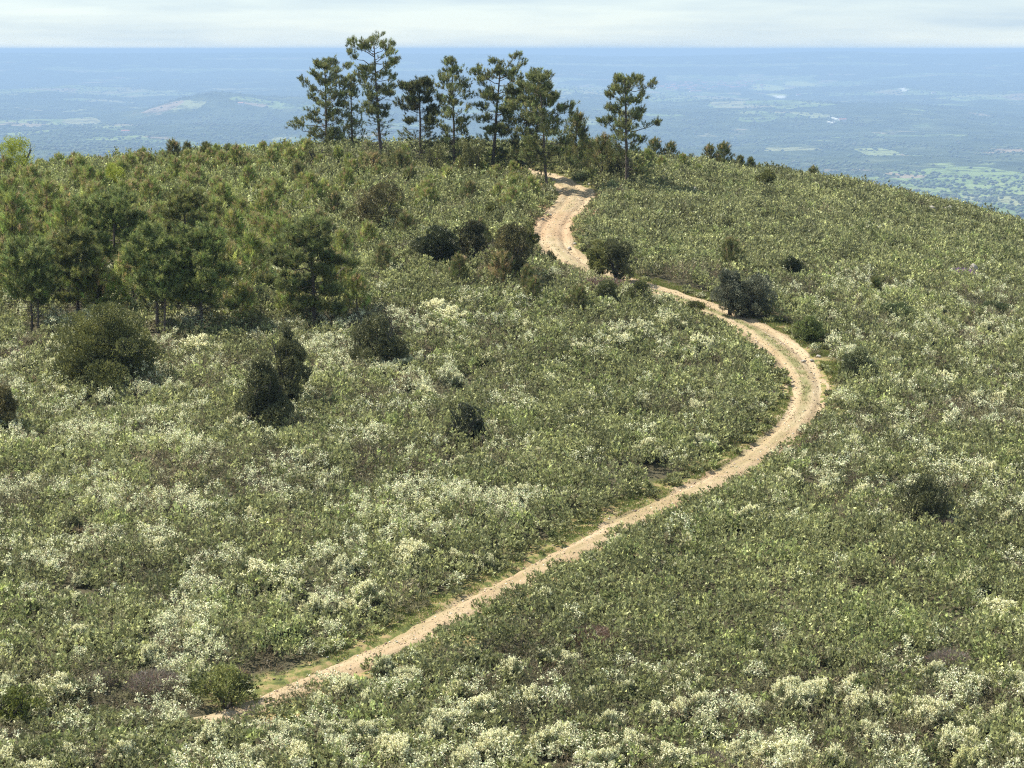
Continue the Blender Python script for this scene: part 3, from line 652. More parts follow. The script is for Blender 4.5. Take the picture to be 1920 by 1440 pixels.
bush('green_shrub', 1860, 600, 70, 40, 228, 'dark green low shrub near the right edge', 'shrub', 'the dark low shrub near the right edge', lobes=7, col=(.08, .10, .045), tip=(.17, .19, .08))
bush('green_shrub', 1690, 610, 80, 44, 229, 'mid green spreading shrub on the right slope', 'shrub', 'the spreading shrub on the right slope', lobes=8, col=(.10, .125, .055), tip=(.2, .24, .09))
bush('yellow_sapling', 28, 345, 110, 88, 230, 'bright yellow-green leafy sapling at the far left skyline', 'sapling', 'the bright yellow-green sapling', lobes=12, sparse=.5, up=.7, wild=.35, col=(.32, .36, .06), tip=(.58, .60, .13))
bush('yellow_sapling', 218, 365, 58, 62, 231, 'smaller bright yellow-green sapling right of the skyline one', 'sapling', 'the smaller bright sapling', lobes=8, sparse=.5, up=.7, wild=.35, col=(.32, .36, .06), tip=(.58, .60, .13))
bush('yellow_sapling', 288, 400, 26, 42, 232, 'slightest yellow-green sapling beside the flat-topped dark pine', 'sapling', None, lobes=5, sparse=.5, up=.7, wild=.35, col=(.3, .34, .06), tip=(.5, .52, .12))
for i, (cx, by, wp, hp, lab) in enumerate(((600,322,70,60,'shady shrub at the foot of the bushy leftmost pine'),(745,338,70,80,'brown-green shrub between tallest pine and short dark pine'),
        (818,345,60,90,'shady shrub between short dark pine and narrow pine'),(885,348,66,95,'shrub between the narrow pine and the forked pine'),
        (1150,350,64,110,'brownish shrub left of the lone two-tiered pine'),
        (1105,322,60,55,'green shrub above the upper end of the track'),(560,318,56,40,'low shrub left of the leftmost hilltop pine'),(1060,312,60,60,'olive shrub behind the top of the track'))):
    bush('green_shrub', cx, by, wp, hp, 240+i, lab, 'shrub', lobes=9, sparse=.45, gapt=.5, col=(.12, .125, .05), tip=(.24, .235, .09))

# ------------------------------------------------------------------ brooms: cream-flowered bushes, six kinds copied
def broom_meshes(seed, flower, patch, yellow=.0):
    """unit bush: radius 1, height about .85; arching thin green twigs, cream florets along their ends"""
    r = np.random.default_rng(seed); nt_ = 560
    a = r.random(nt_)*6.283; f = np.sqrt(r.random(nt_)); lumps = fbm(np.cos(a)*f*1.7+9, np.sin(a)*f*1.7+9, 3, seed)
    Rr = f*(.8 + .5*(lumps-.4)); hh = np.sqrt(np.maximum(.04, 1 - (f*.93)**2))*.80*(.62 + .8*lumps) + r.normal(0, .11, nt_)
    end = np.stack([np.cos(a)*Rr, np.sin(a)*Rr, hh], 1); st0 = np.stack([np.cos(a)*Rr*.35, np.sin(a)*Rr*.35, np.full(nt_, .0)], 1)
    k = 17; s = r.uniform(.35, 1.05, (nt_, k))[..., None]
    P = st0[:, None]*(1-s) + end[:, None]*s + np.array([0, 0, .22])*(s*(1-s)) + r.normal(0, .028, (nt_, k, 3))
    dr = unit(end - st0)[:, None] + np.array([0, 0, .5]) + r.normal(0, .35, (nt_, k, 3))
    P = P.reshape(-1, 3); dr = unit(dr.reshape(-1, 3)); kk = len(P)
    C = jitter((.17, .19, .095), kk, .28, r)
    br = r.random(kk) < .14; C[br] = jitter((.11, .085, .055), br.sum(), .2, r)
    fol = leaves('broom_foliage', P, dr, r.uniform(.09, .17, kk), .030, C, M_LEAF, r)
    fl = 1.5*vnoise(end[:, 0]*2.9 + 40, end[:, 1]*2.9 + 40, seed+9) + r.normal(0, .10, nt_) + (hh-.5)*.5
    tw = np.argsort(-fl)[:int(nt_*patch)]
    k2 = int(36*flower); s = 1.08 - r.random((len(tw), k2))**1.4*.42
    s = s[..., None]; P2 = st0[tw][:, None]*(1-s) + end[tw][:, None]*s + np.array([0, 0, .22])*(s*(1-s)) + r.normal(0, .030, (len(tw), k2, 3))
    P2 = P2.reshape(-1, 3); kk = len(P2); C2 = jitter((.92, .89, .60), kk, .08, r)
    if yellow: C2 = jitter((.78, .76, .42), kk, .10, r)
    blo = leaves('broom_blossom', P2, unit(r.normal(size=(kk, 3)) + np.array([0, 0, .5])), r.uniform(.04, .07, kk), .05, C2, M_BLOSSOM, r)
    return fol, blo
BR = [broom_meshes(300, 1.2, .66), broom_meshes(301, 1.1, .50), broom_meshes(302, .9, .38), broom_meshes(303, 1.4, .82), broom_meshes(304, 1.1, .6, 1), broom_meshes(305, .6, .26), broom_meshes(306, 1.0, .58), broom_meshes(307, 1.3, .40)]
KW = {0: 'white-topped broom bush', 1: 'half-flowered cream broom bush', 2: 'thinly flowered broom bush', 3: 'broom bush covered in white blossom', 4: 'yellowish cream broom bush',
      5: 'grey-green broom bush with few flowers', 6: 'cream-flowered broom bush', 7: 'broom bush with one bright white patch'}
BROOMS = []
def broom(px, py, wpx, kind, hs=1.0):
    q, mpp = place(px, py + wpx*.10)
    R = wpx*mpp*.5
    d = track_dist(q[0], q[1])[0][0]
    if d < 1.5 + R*.75: return False
    fo, bl = BR[kind]
    root = link(bpy.data.objects.new('broom_bush', fo)); root.location = q - np.array([0, 0, .05])
    root.scale = (R*random.uniform(1.0, 1.3), R*random.uniform(.75, 1.0), (.50 + .42*min(R, 1.2))*hs*random.uniform(.85, 1.1)); root.rotation_euler = (0, 0, random.random()*6.28)
    tag(root, None, 'broom bush', 'cream-flowered brooms scattered over the slope')
    link(bpy.data.objects.new('blossom', bl), root)
    BIG.append((q[0], q[1], R*.50)); BROOMS.append((q[0], q[1], R))
    TO_LABEL.append((root, px, py, KW[kind], wpx))
    return True
ex = [(380,658,110,1),(405,668,60,0),(345,908,60,4),(372,905,38,3),(300,945,80,1),(120,850,46,1),(300,838,44,4),(268,838,60,2),(450,808,80,1),(585,872,54,2),(610,905,44,1),(365,962,54,0),(345,955,40,3),(470,978,60,1),
 (70,915,44,3),(640,853,40,1),(690,975,52,1),(735,1000,66,0),(720,970,70,1),(770,1045,94,0),(762,1068,62,3),(850,1060,56,1),(905,1062,50,2),(900,1010,60,2),(645,1080,66,1),(480,1090,114,0),(545,1115,62,0),
 (90,1058,50,1),(160,1053,44,0),(60,1040,64,1),(45,1003,50,1),(300,1048,84,1),(530,1145,60,1),(590,1155,74,0),(690,1130,94,1),(640,1158,50,1),(145,1210,84,1),(280,1148,80,2),(350,1198,54,0),
 (385,1130,64,2),(385,1372,100,1),(330,1356,90,2),(262,1350,80,1),(200,1362,80,2),(120,1380,80,2),(65,1263,62,1),(115,1295,130,0),(40,1268,50,1),(287,1245,74,0),(378,1270,74,1),(480,1335,92,0),(290,1380,94,0),(325,1395,60,3),(240,1400,70,1),(160,1400,110,1),(60,1390,110,1),(650,1305,90,0),(600,1335,80,1),
 (285,345,40,2),(430,378,110,2),(455,372,44,1),(690,455,40,1),(700,478,40,1),(820,583,84,0),(880,578,44,1),(850,605,84,1),(640,642,60,1),(330,655,54,2),(720,700,50,2),(770,725,50,2),(795,748,60,1),(850,722,46,1),
 (100,700,54,1),(45,690,50,3),(120,650,34,1),(640,700,60,2),(555,640,30,1),(475,640,40,1),(680,600,40,2),(760,690,60,2),(960,700,56,2),(1090,660,90,2),(1160,640,110,2),(1200,632,70,1),(1260,620,80,1),(1310,655,90,1),(1235,675,84,2),(1250,570,44,0),(1275,590,30,1),
 (1080,748,50,2),(1090,790,54,1),(1100,770,36,2),(1180,745,40,1),(1210,762,54,2),(1300,780,60,1),(1310,838,60,1),(1335,862,44,0),(1215,855,84,1),(1190,830,56,2),(1100,850,60,2),(1065,800,56,2),(990,900,60,2),(955,890,54,1),(1000,835,36,1),
 (975,945,70,1),(910,885,60,2),(860,880,44,1),(840,915,54,2),(800,905,50,2),(760,930,60,2),(1060,940,50,2),(870,970,64,1),(800,970,74,1),(960,1000,54,2),(1060,995,36,1),
 (1180,1010,90,1),(1160,1040,54,1),(1020,1140,60,7),(1120,1150,50,2),(1140,1005,40,2),(1290,1030,50,1),(1270,1075,50,2),
 (1405,988,84,0),(1370,985,60,1),(1490,1005,44,0),(1460,990,36,1),(1550,995,64,1),(1665,1005,54,1),(1660,1030,62,0),(1505,1060,50,2),(1560,1150,44,0),(1545,1175,44,0),(1672,1135,50,1),(1630,1165,34,0),
 (1870,1160,120,3),(1750,1195,44,0),(1715,1215,30,3),(1820,1105,90,1),(1900,1090,60,1),(1480,1330,110,1),(1520,1318,90,3),(1470,1430,170,3),(1560,1440,120,0),(1650,1335,90,0),(1735,1350,124,0),(1400,1340,90,1),(1620,1390,110,1),
 (1845,970,60,1),(1890,990,80,1),(1790,990,60,2),(1700,1000,40,1),(1740,648,66,3),(1720,640,40,0),(1610,575,54,1),(1640,575,64,0),(1590,560,40,0),(1735,560,60,2),(1760,590,64,2),(1660,660,50,1),(1655,675,40,0),(1800,670,70,1),(1880,690,70,2),
 (1700,730,80,2),(1770,720,100,1),(1600,840,60,0),(1580,825,50,1),(1680,820,50,0),(1560,905,80,2),(1545,935,64,0),(1520,870,60,2),(1480,905,80,1),(1445,915,60,2),(1650,880,90,2),(1740,870,90,1),(1760,850,60,0),(1830,830,60,2),(1860,900,90,1),(1900,870,70,4),
 (1790,900,120,1),(1700,930,100,2),(1620,940,90,1),(1880,765,90,1),(1820,750,90,2),(1900,640,60,2),(1840,620,60,2),(1530,560,40,2),(1500,570,50,1),(1700,560,40,1),
 (900,1340,150,0),(1000,1330,90,0),(860,1310,90,1),(760,1290,90,0),(720,1270,70,1),(690,1330,90,1),(820,1370,120,1),(1040,1400,130,0),(930,1410,120,3),(750,1425,130,0),(680,1400,110,1),(870,1440,90,0),(1130,1440,120,0),(1180,1410,120,1),(1250,1430,130,1),
 (1140,1370,90,1),(1230,1350,110,1),(1310,1340,100,1),(1290,1290,90,2),(1180,1300,80,2),(1380,1425,100,1),(560,1430,120,0),(460,1440,110,0),(400,1400,100,1),(530,1390,90,1),(620,1390,70,2),(1820,1440,110,4),(1900,1420,100,1),(1780,1400,110,1),(1880,1360,90,1),(1700,1430,100,2),(1910,1300,80,1),(1840,1290,80,1),
 (1750,1280,90,1),(1600,1300,80,1),(1560,1240,60,2),(10,1300,70,1),(180,1330,80,1),(210,1370,80,2),(20,1440,90,0),(130,1440,110,1),(230,1440,100,1),(330,1440,90,0),(1060,1250,80,1),(1030,1240,60,2),(1110,1330,60,1)]
nb_ex = 0
for e in ex:
    nb_ex += bool(broom(e[0], e[1], e[2]*(.80 if e[1] > 1240 or e[0] > 1480 else 1.0), (1 if e[3] in (0,) and random.random() < .35 else e[3])))
def dens_broom(px, py):
    d = .25
    if py > 1240: d = .7
    if px < 1000 and 600 < py < 1250: d = 1.0
    if px > 1480 and 540 < py < 1000: d = .55
    if 850 < px < 1720 and 1050 < py < 1270: d = .05
    if py < 540: d = .03
    if px < 640 and py < 640: d = .03
    return d
while len(BROOMS) < 300:
    px, py = random.uniform(-60, 1980), random.uniform(560, 1480)
    if random.random() > dens_broom(px, py): continue
    if random.random() > fbm(px/150., py/90., 2, 77)*1.3: continue
    if track_dist(*place(px, py)[0][:2])[0][0] < 3: continue
    big = random.random()
    broom(px, py, (30 + 50*big)*(.6 + .5*(py/1440.)), random.choice((1, 1, 2, 5, 6, 7, 2) if py < 1240 else (0, 1, 1, 3, 6, 2)))

# ------------------------------------------------------------------ dead grey-brown shrubs
def dead_mesh(seed, col=(.17, .13, .11)):
    r = np.random.default_rng(seed); k = 3600; a = r.random(k)*6.283; f = np.sqrt(r.random(k)); hh = np.sqrt(1-f**2*.9)*r.uniform(.4, 1, k)*.75
    P = np.stack([np.cos(a)*f*.9, np.sin(a)*f*.9, hh*.9], 1)
    D = unit(np.stack([np.cos(a)*f, np.sin(a)*f, np.full(k, .8)], 1) + r.normal(0, .4, (k, 3)))
    return leaves('dead_twigs', P, D, r.uniform(.10, .24, k), .020, jitter(col, k, .3, r), M_LEAF, r)
DM = [dead_mesh(400, (.22, .185, .145)), dead_mesh(401, (.19, .135, .10)), dead_mesh(402, (.32, .28, .25)), dead_mesh(403, (.26, .15, .30))]
for px, py, wp, kd, lab in ((290,1290,120,0,'wide grey-brown dead shrub left of the yellow-green shrub'),(190,1285,70,0,'smaller dead brown shrub left of the wide grey one'),(20,680,90,1,'red-brown dead shrub left of the big round juniper'),
        (50,690,56,2,'pale grey dead shrub beside the big round juniper'),(445,1060,36,1,'dark red dead heather among cream brooms on the left'),(805,905,44,1,'dark red dead heather in the middle of the slope'),
        (1110,1215,120,1,'long brown dead patch of heather below the track'),(1260,1230,90,0,'brown dead shrub right of the long heather patch'),(690,1150,60,1,'red-brown dead shrub above the lower track'),
        (1765,1000,90,0,'brown dead shrub at the foot of the dark oak on the right'),(1880,1000,70,1,'reddish dead shrub right of the dark oak on the right'),(1580,665,50,2,'pale grey dead bush on the verge of the bend'),
        (1130,545,120,1,'purplish dead heather in front of the oak pair'),(1190,320,60,0,'bare grey shrub behind the lone pine'),(440,1265,60,1,'brown dead twigs behind the yellow-green shrub'),
        (1330,1440,90,0,'brown dead shrub between brooms at the bottom edge'),(1780,1260,100,0,'brown dead shrub in the lower right scrub'),(400,388,60,1,'rust-brown dead shrub on the upper left slope'),(1795,522,90,3,'purple-flowering heather patch on the right slope'),(1445,740,26,3,'little purple heather on the inside edge of the bend'),(1010,345,50,2,'grey leafless bush at the left edge of the upper track')):
    q, mpp = place(px, py); R = wp*mpp*.5
    if track_dist(q[0], q[1])[0][0] < 1.5 + R*.7: continue
    o_ = link(bpy.data.objects.new('dead_shrub', DM[kd])); o_.location = q; o_.scale = (R, R, min(R, .95)); o_.rotation_euler = (0, 0, random.random()*6)
    tag(o_, lab, 'dead shrub', 'dead shrubs in the scrub'); BIG.append((q[0], q[1], R*.5))
LM += [(1530, 750, 'the right-hand bend'), (430, 1346, 'the lower end of the track'), (960, 1440, 'the middle of the bottom edge'), (1900, 1440, 'the lower right corner'), (20, 1440, 'the lower left corner'),
       (1180, 1215, 'the long brown heather patch'), (1250, 560, 'the red earth bank'), (1440, 1440, 'the broad white broom at bottom'), (1900, 1150, 'the brightest broom at right'), (1200, 985, 'the diagonal stretch of track'),
       (800, 905, 'the dark red heather'), (1910, 860, 'the right edge'), (10, 1080, 'the left edge'), (700, 1240, 'the lower straight of the track')]

# ------------------------------------------------------------------ rocks
M_ROCK = barkmat('rock', (.20, .18, .15), (.48, .44, .38))
def rock_mesh(seed):
    import bmesh
    bm = bmesh.new(); bmesh.ops.create_icosphere(bm, subdivisions=3, radius=1); r = np.random.default_rng(seed); off = r.random(3)*50
    for v_ in bm.verts:
        c = v_.co; d_ = .62 + .75*float(fbm(np.array([c.x*1.3 + off[0] + c.z]), np.array([c.y*1.3 + off[1] + c.z*.7]), 3, seed)[0]); v_.co = c*d_; v_.co.z *= .62
    me = bpy.data.meshes.new('rock'); bm.to_mesh(me); bm.free(); me.materials.append(M_ROCK); return me
RK = [rock_mesh(500+i) for i in range(4)]
for i, (px, py, wp, h, lab) in enumerate(((1748,392,18,.55,'white rock poking from scrub near right skyline, left of two'),(1778,396,22,.5,'white rock poking from scrub near right skyline, right of two'),(1278,300,26,.5,'pale rock outcrop beside the skyline young pine'),
      (1262,292,16,.4,'small pale rock left of the skyline outcrop'),(1535,662,9,.2,'pale stone on the grass verge of the bend'),(1522,668,7,.15,'smaller stone on the grass verge of the bend'),(1106,336,10,.25,'grey rock by the upper end of the track'),
      (1507,668,8,.12,'flat stone at the edge of the track above the bend'),(1068,455,8,.2,'rubble stone on the right edge of the upper bend'),(1078,447,6,.2,'little stone by the rubble on the upper bend'),(1030,392,8,.22,'pale stone on the left edge of the upper track'),
      (1018,398,6,.2,'second pale stone on the left edge of the upper track'),(1300,356,14,.25,'white stone in the scrub under the right skyline'),(1825,505,18,.35,'pale rock on the right slope near the purple heather'),(985,334,20,.4,'sunlit boulder beneath the shaded pine'),(1855,690,12,.3,'grey rock in the broom near the right edge'))):
    q, mpp = place(px, py + 12); R = wp*mpp*.55; tall = .5 if py < 520 and wp > 13 and px > 1200 or px > 1700 else .0
    o_ = link(bpy.data.objects.new('rock', RK[i % 4])); o_.location = q + np.array([0, 0, R*.25 + tall*.4]); o_.scale = (R, R*.8, R + tall*.8); BIG.append((q[0], q[1] - .5, R + .5)); o_.rotation_euler = (0, 0, i*1.3)
    tag(o_, lab, 'rock', 'pale rocks')

# ------------------------------------------------------------------ scrub: one continuous cover nobody could count
bx = np.array(BIG); brA = np.array(BROOMS)
def near_big(X, Y, arr, pad=0.):
    ok = np.zeros(len(X), bool)
    for a in range(0, len(X), 20000):
        d = np.hypot(X[a:a+20000, None] - arr[None, :, 0], Y[a:a+20000, None] - arr[None, :, 1])
        ok[a:a+20000] = (d < arr[None, :, 2] + pad).any(1)
    return ok
sx, sy = [], []
y = 57.
while y < 214:
    st = .55 + .0012*(y-60)
    half = .27*y + 7
    xs = np.arange(-half, half, st); sx.append(xs + rng.uniform(-.5, .5, len(xs))*st*1.1); sy.append(y + rng.uniform(-.5, .5, len(xs))*st*1.1); y += st*.95
SX = np.concatenate(sx); SY = np.concatenate(sy)
TD_, TSD, TI = track_dist(SX, SY)
ppx, ppy, dep = project(np.c_[SX, SY, zbase(SX, SY) + CAMZ])
big_n = fbm(SX/7., SY/7., 3, 101); mid_n = fbm(SX/2.2, SY/2.2, 3, 102); hue_n = fbm(SX/4.5, SY/4.5, 3, 103)
Rs = rng.uniform(.42, .70, len(SX)); Hs = rng.uniform(.75, 1.15, len(SX))*(.48 + 1.05*mid_n)
upl = (1 - sm(430, 520, ppy))*(1 - sm(980, 1080, ppx)); Hs *= 1 + .55*upl
uni = sm(.40, .60, big_n)
near = ppy > 1240
Hs *= np.where(near, .8, 1.)
frI = TI/3000.
nearside = ((frI < .47) & (TSD > 0)) | ((frI > .62) & (TSD < 0))
gap = THALF[TI] - .05 + .95*fbm(SX/1.5, SY/1.5, 2, 104) + np.where(nearside, np.where(frI < .45, -.32, -.15), .15)
outer = ((TSD > 0) & (frI > .40) & (frI < .63))*.85           # grass strip outside the bend
lowl = ((TSD < 0) & (frI < .42) & (frI > .07))*.22                            # mossy strip above the lower straight
gap = gap + outer + lowl
Hs *= np.where(nearside, np.clip((TD_ - .3)/2.6, .45, 1.), np.clip((TD_ - .4)/2.4, .5, 1.))
low_ok = (TD_ > THALF[TI] + .1) & (TD_ <= gap) & (rng.random(len(SX)) < .38); Hs = np.where(low_ok, Hs*.55, Hs); Rs = np.where(low_ok, Rs*.5, Rs)
tall = (rng.random(len(SX)) < .035) & (TD_ > 3) & (ppy < 1250)
Hs = np.where(tall, np.clip(Hs*1.5, .8, 1.7), Hs); Rs = np.where(tall, Rs*1.5, Rs)
keep = ((TD_ > gap) | low_ok) & (rng.random(len(SX)) > .03) & ~near_big(SX, SY, bx, -.05)
keep &= ~((mid_n < .27) & (rng.random(len(SX)) < .5))
keep &= ~((fbm(SX/3.4, SY/2.6, 3, 140) < .25) & (rng.random(len(SX)) < .85))
SX, SY, Rs, Hs, ppx, ppy, hue_n, big_n, mid_n, TD_, tall = (a[keep] for a in (SX, SY, Rs, Hs, ppx, ppy, hue_n, big_n, mid_n, TD_, tall))
SZ = zground(SX, SY) + CAMZ
N = len(SX); print('scrub plants', N)
# kinds: 0 rock rose (grey green, crisp), 1 heather (finer, olive/brown), 2 broom small (cream specks), 3 fresh green
u = rng.random(N)
lowz = (ppy > 1190)*.18 + ((ppx > 1480) & (ppy > 540) & (ppy < 1000))*.13 + ((ppx < 1000) & (ppy > 600) & (ppy < 1200))*.22 + ((ppx < 1400) & (ppy > 560) & (ppy < 700))*.06
uniform_patch = ((ppx > 850) & (ppx < 1750) & (ppy > 1040) & (ppy < 1230)) | ((ppx > 1060) & (ppy < 520))
p1 = np.clip(.02 + .5*sm(.55, .75, hue_n) + lowz*.6, 0, 1)*np.where(uniform_patch, .25, 1)
p2 = np.clip(.05 + lowz*1.3*sm(.545, .60, fbm(SX/2.3, SY/2.0, 3, 110))*1.5, 0, 1)*np.where(uniform_patch, .12, 1)*np.where(ppy < 520, .12, 1)
p3 = np.where(hue_n < .33, .35, .05)
kind = np.where(u < p2, 2, np.where(u < p2+p1, 1, np.where(u < p1+p2+p3, 3, 0)))
tone = np.where(tall, .62, 1.)*np.exp(rng.normal(0, .20, N)) * (.62 + .78*fbm(SX/6., SY/6., 4, 105))
base = np.array([(.234, .244, .116), (.200, .186, .102), (.245, .258, .160), (.228, .258, .105)])[kind]
brownmix = ((kind == 1) & (rng.random(N) < .22))[:, None]
base = np.where(brownmix, np.array([.17, .135, .085])[None], base)
left_top = (1 - sm(430, 640, ppx))*(1 - sm(440, 560, ppy)); base = base*(1 - .35*left_top[:, None]) + np.array([.22, .25, .09])[None]*.35*left_top[:, None]
yg = (ppx > 1050) & (ppy < 520); base = np.where(yg[:, None], base*np.array([.97, .96, 1.0])[None], base)
ns_, nl = 15, 7
# shoots
a = rng.random((N, ns_))*6.283; f = np.sqrt(rng.random((N, ns_)))
ex_ = np.cos(a)*f*Rs[:, None]; ey_ = np.sin(a)*f*Rs[:, None]; ez_ = Hs[:, None]*(np.sqrt(1 - .75*f*f)*.8 + rng.uniform(-.12, .26, (N, ns_)))
s = np.where(rng.random((N, ns_, nl)) < .62, rng.uniform(.82, 1.05, (N, ns_, nl)), rng.uniform(.30, .85, (N, ns_, nl)))
spread = .048
PX = SX[:, None, None] + ex_[..., None]*(.45 + .55*s) + rng.normal(0, spread, s.shape)
PY = SY[:, None, None] + ey_[..., None]*(.45 + .55*s) + rng.normal(0, spread, s.shape)
PZ = SZ[:, None, None] + ez_[..., None]*s + rng.normal(0, .025, s.shape)
Pp = np.stack([PX, PY, PZ], -1).reshape(-1, 3).astype(np.float32); M = len(Pp)
kf = np.repeat(kind, ns_*nl)
dd = np.stack([np.broadcast_to(ex_[..., None], s.shape), np.broadcast_to(ey_[..., None], s.shape), np.broadcast_to(ez_[..., None]*.8, s.shape)], -1).reshape(-1, 3)
dd = unit(dd)*.9 + rng.normal(0, .62, (M, 3)); dd[:, 2] += .25
Lf = np.array([.135, .155, .15, .14])[kf]*rng.uniform(.6, 1.3, M); Wf = np.array([.105, .046, .05, .105])[kf]
dist = np.repeat(SY, ns_*nl); Lf *= .72 + .0028*dist; Wf = Wf*(.72 + .0028*dist)
C = np.repeat(base*tone[:, None], ns_*nl, 0)*np.exp(rng.normal(0, .25, (M, 1)))*np.repeat(np.exp(rng.normal(0, .23, N*ns_)), nl)[:, None]
young = (s.ravel() > .86) & (rng.random(M) < .45) & (kf != 1); C[young] *= np.array([1.4, 1.38, 1.2])
scrub = link(bpy.data.objects.new('scrub', leaves('scrub', Pp, dd, Lf, Wf, C, M_LEAF, rng, edges=False))); tag(scrub, kind='stuff')
# cream florets on the small brooms and specks elsewhere
ft = np.repeat(kind == 2, ns_) & (rng.random(N*ns_) < .92); ft |= rng.random(N*ns_) < .0015
E = np.stack([SX[:, None] + ex_, SY[:, None] + ey_, SZ[:, None] + ez_], -1).reshape(-1, 3)[ft]
kf2 = 16; P3 = np.repeat(E, kf2, 0) + rng.normal(0, .06, (len(E)*kf2, 3)) - np.array([0, 0, .03])
flo = link(bpy.data.objects.new('broom_flowers', leaves('broom_flowers', P3, rng.normal(size=P3.shape), rng.uniform(.05, .08, len(P3)), .055, jitter((.84, .83, .55), len(P3), .15, rng), M_BLOSSOM, rng, edges=False))); tag(flo, kind='stuff')

# grass along the track
def grass_pts(nn, sdlo, sdhi, flo_, fhi):
    i = (rng.uniform(flo_, fhi, nn)*2999).astype(int); sd_ = rng.uniform(sdlo, sdhi, nn)
    x = TR[i, 0] + TN[i, 0]*sd_; y_ = TR[i, 1] + TN[i, 1]*sd_; kp = fbm(x/.7, y_/.7, 3, 120) > .42
    return x[kp], y_[kp]
gx, gy = zip(*[grass_pts(52000, 1.25, 3.0, .40, .64), grass_pts(30000, -2.3, -.85, .09, .44), grass_pts(9000, .85, 1.6, .09, .4), grass_pts(9000, -2.1, -1.35, .44, .98), grass_pts(6000, 1.4, 2.1, .64, .99), grass_pts(4200, -.25, .25, .40, .62), grass_pts(900, -.3, .3, .02, .4), grass_pts(5000, 1.6, 4.2, .90, .99)])
gx = np.concatenate(gx); gy = np.concatenate(gy); gz = zground(gx, gy) + CAMZ - .03; k = len(gx)
gd = rng.normal(0, .45, (k, 3)); gd[:, 2] = 1
gc = jitter((.16, .20, .05), k, .22, rng); dry = rng.random(k) < .25; gc[dry] = jitter((.30, .25, .12), dry.sum(), .2, rng)
grass = link(bpy.data.objects.new('grass', leaves('grass', np.stack([gx, gy, gz], 1), gd, rng.uniform(.06, .19, k), .035, gc, M_GRASS, rng))); tag(grass, kind='stuff')

# ------------------------------------------------------------------ gravel and rocks
M_STONE, t, n, p = newmat('stone')
a_ = n.new('ShaderNodeAttribute'); a_.attribute_name = 'col'; t.links.new(a_.outputs['Color'], p.inputs['Base Color']); p.inputs['Roughness'].default_value = .9
def stones(name, P, R, C, r):
    o8 = np.array([[1, 0, 0], [-1, 0, 0], [0, 1, 0], [0, -1, 0], [0, 0, 1], [0, 0, -1]], float)
    fc = np.array([[0, 2, 4], [2, 1, 4], [1, 3, 4], [3, 0, 4], [2, 0, 5], [1, 2, 5], [3, 1, 5], [0, 3, 5]])
    k = len(P); V = o8[None]*(R[:, None, None]*r.uniform(.6, 1.25, (k, 6, 1)))*np.array([1, 1, .6]); th = r.random(k)*6.28
    c, s_ = np.cos(th)[:, None], np.sin(th)[:, None]; V = np.stack([V[..., 0]*c - V[..., 1]*s_, V[..., 0]*s_ + V[..., 1]*c, V[..., 2]], -1) + P[:, None]
    idx = (np.arange(k)[:, None, None]*6 + fc[None]).ravel()
    return raw_mesh(name, V.reshape(-1, 3), idx, 3, M_STONE, np.repeat(C, 8, 0))
k = 15000; i = rng.integers(I0, 2999, k); sdv = np.clip(rng.normal(0, .9, k), -2.0, 2.0); gxx = TR[i, 0] + TN[i, 0]*sdv; gyy = TR[i, 1] + TN[i, 1]*sdv
oz = ZTR[i] + CAMZ + .02 - .10*np.exp(-((np.abs(sdv)-.72)/.24)**2)
Rg = np.minimum(.065, .014*np.exp(rng.exponential(.5, k))); cg = jitter((.42, .32, .22), k, .22, rng); dk = rng.random(k) < .35; cg[dk] *= .45; pl = rng.random(k) < .12; cg[pl] = (.6, .55, .46)
gravel = link(bpy.data.objects.new('gravel', stones('gravel', np.stack([gxx, gyy, oz], 1), Rg, cg, rng))); tag(gravel, kind='stuff')
# ------------------------------------------------------------------ the far plain: woods and a village
k = 42000
yf = 3000*np.exp(rng.random(k)*math.log(33500/3000.)); af = rng.uniform(-.30, .30, k); xf = af*yf
wd = fbm(xf/900., yf/1500., 4, 131); kp = (wd > .45) | (rng.random(k) < .12) | (yf > 30500); xf, yf = xf[kp], yf[kp]; k = len(xf)
zf_ = zbase(xf, yf) + CAMZ; Rf = rng.uniform(5, 11, k)*(1 + yf/60000.)*np.where(yf > 24000, .55, 1.)
cf = jitter((.065, .085, .042), k, .25, rng)
wood_o = link(bpy.data.objects.new('distant_woods', stones('distant_woods', np.stack([xf, yf, zf_ + Rf*.4], 1), Rf, cf, rng))); tag(wood_o, kind='stuff')
M_WALL, t, n, p = newmat('house_wall'); xx = noise(t, n, .5, 3); rr0 = ramp(n, [(.3, (.62, .58, .52)), (.7, (.8, .77, .72))]); t.links.new(xx.outputs[0], rr0.inputs[0]); t.links.new(rr0.outputs[0], p.inputs['Base Color'])
M_ROOF, t, n, p = newmat('clay_roof'); xx = noise(t, n, .5, 3); rr0 = ramp(n, [(.3, (.34, .13, .08)), (.7, (.46, .2, .13))]); t.links.new(xx.outputs[0], rr0.inputs[0]); t.links.new(rr0.outputs[0], p.inputs['Base Color'])
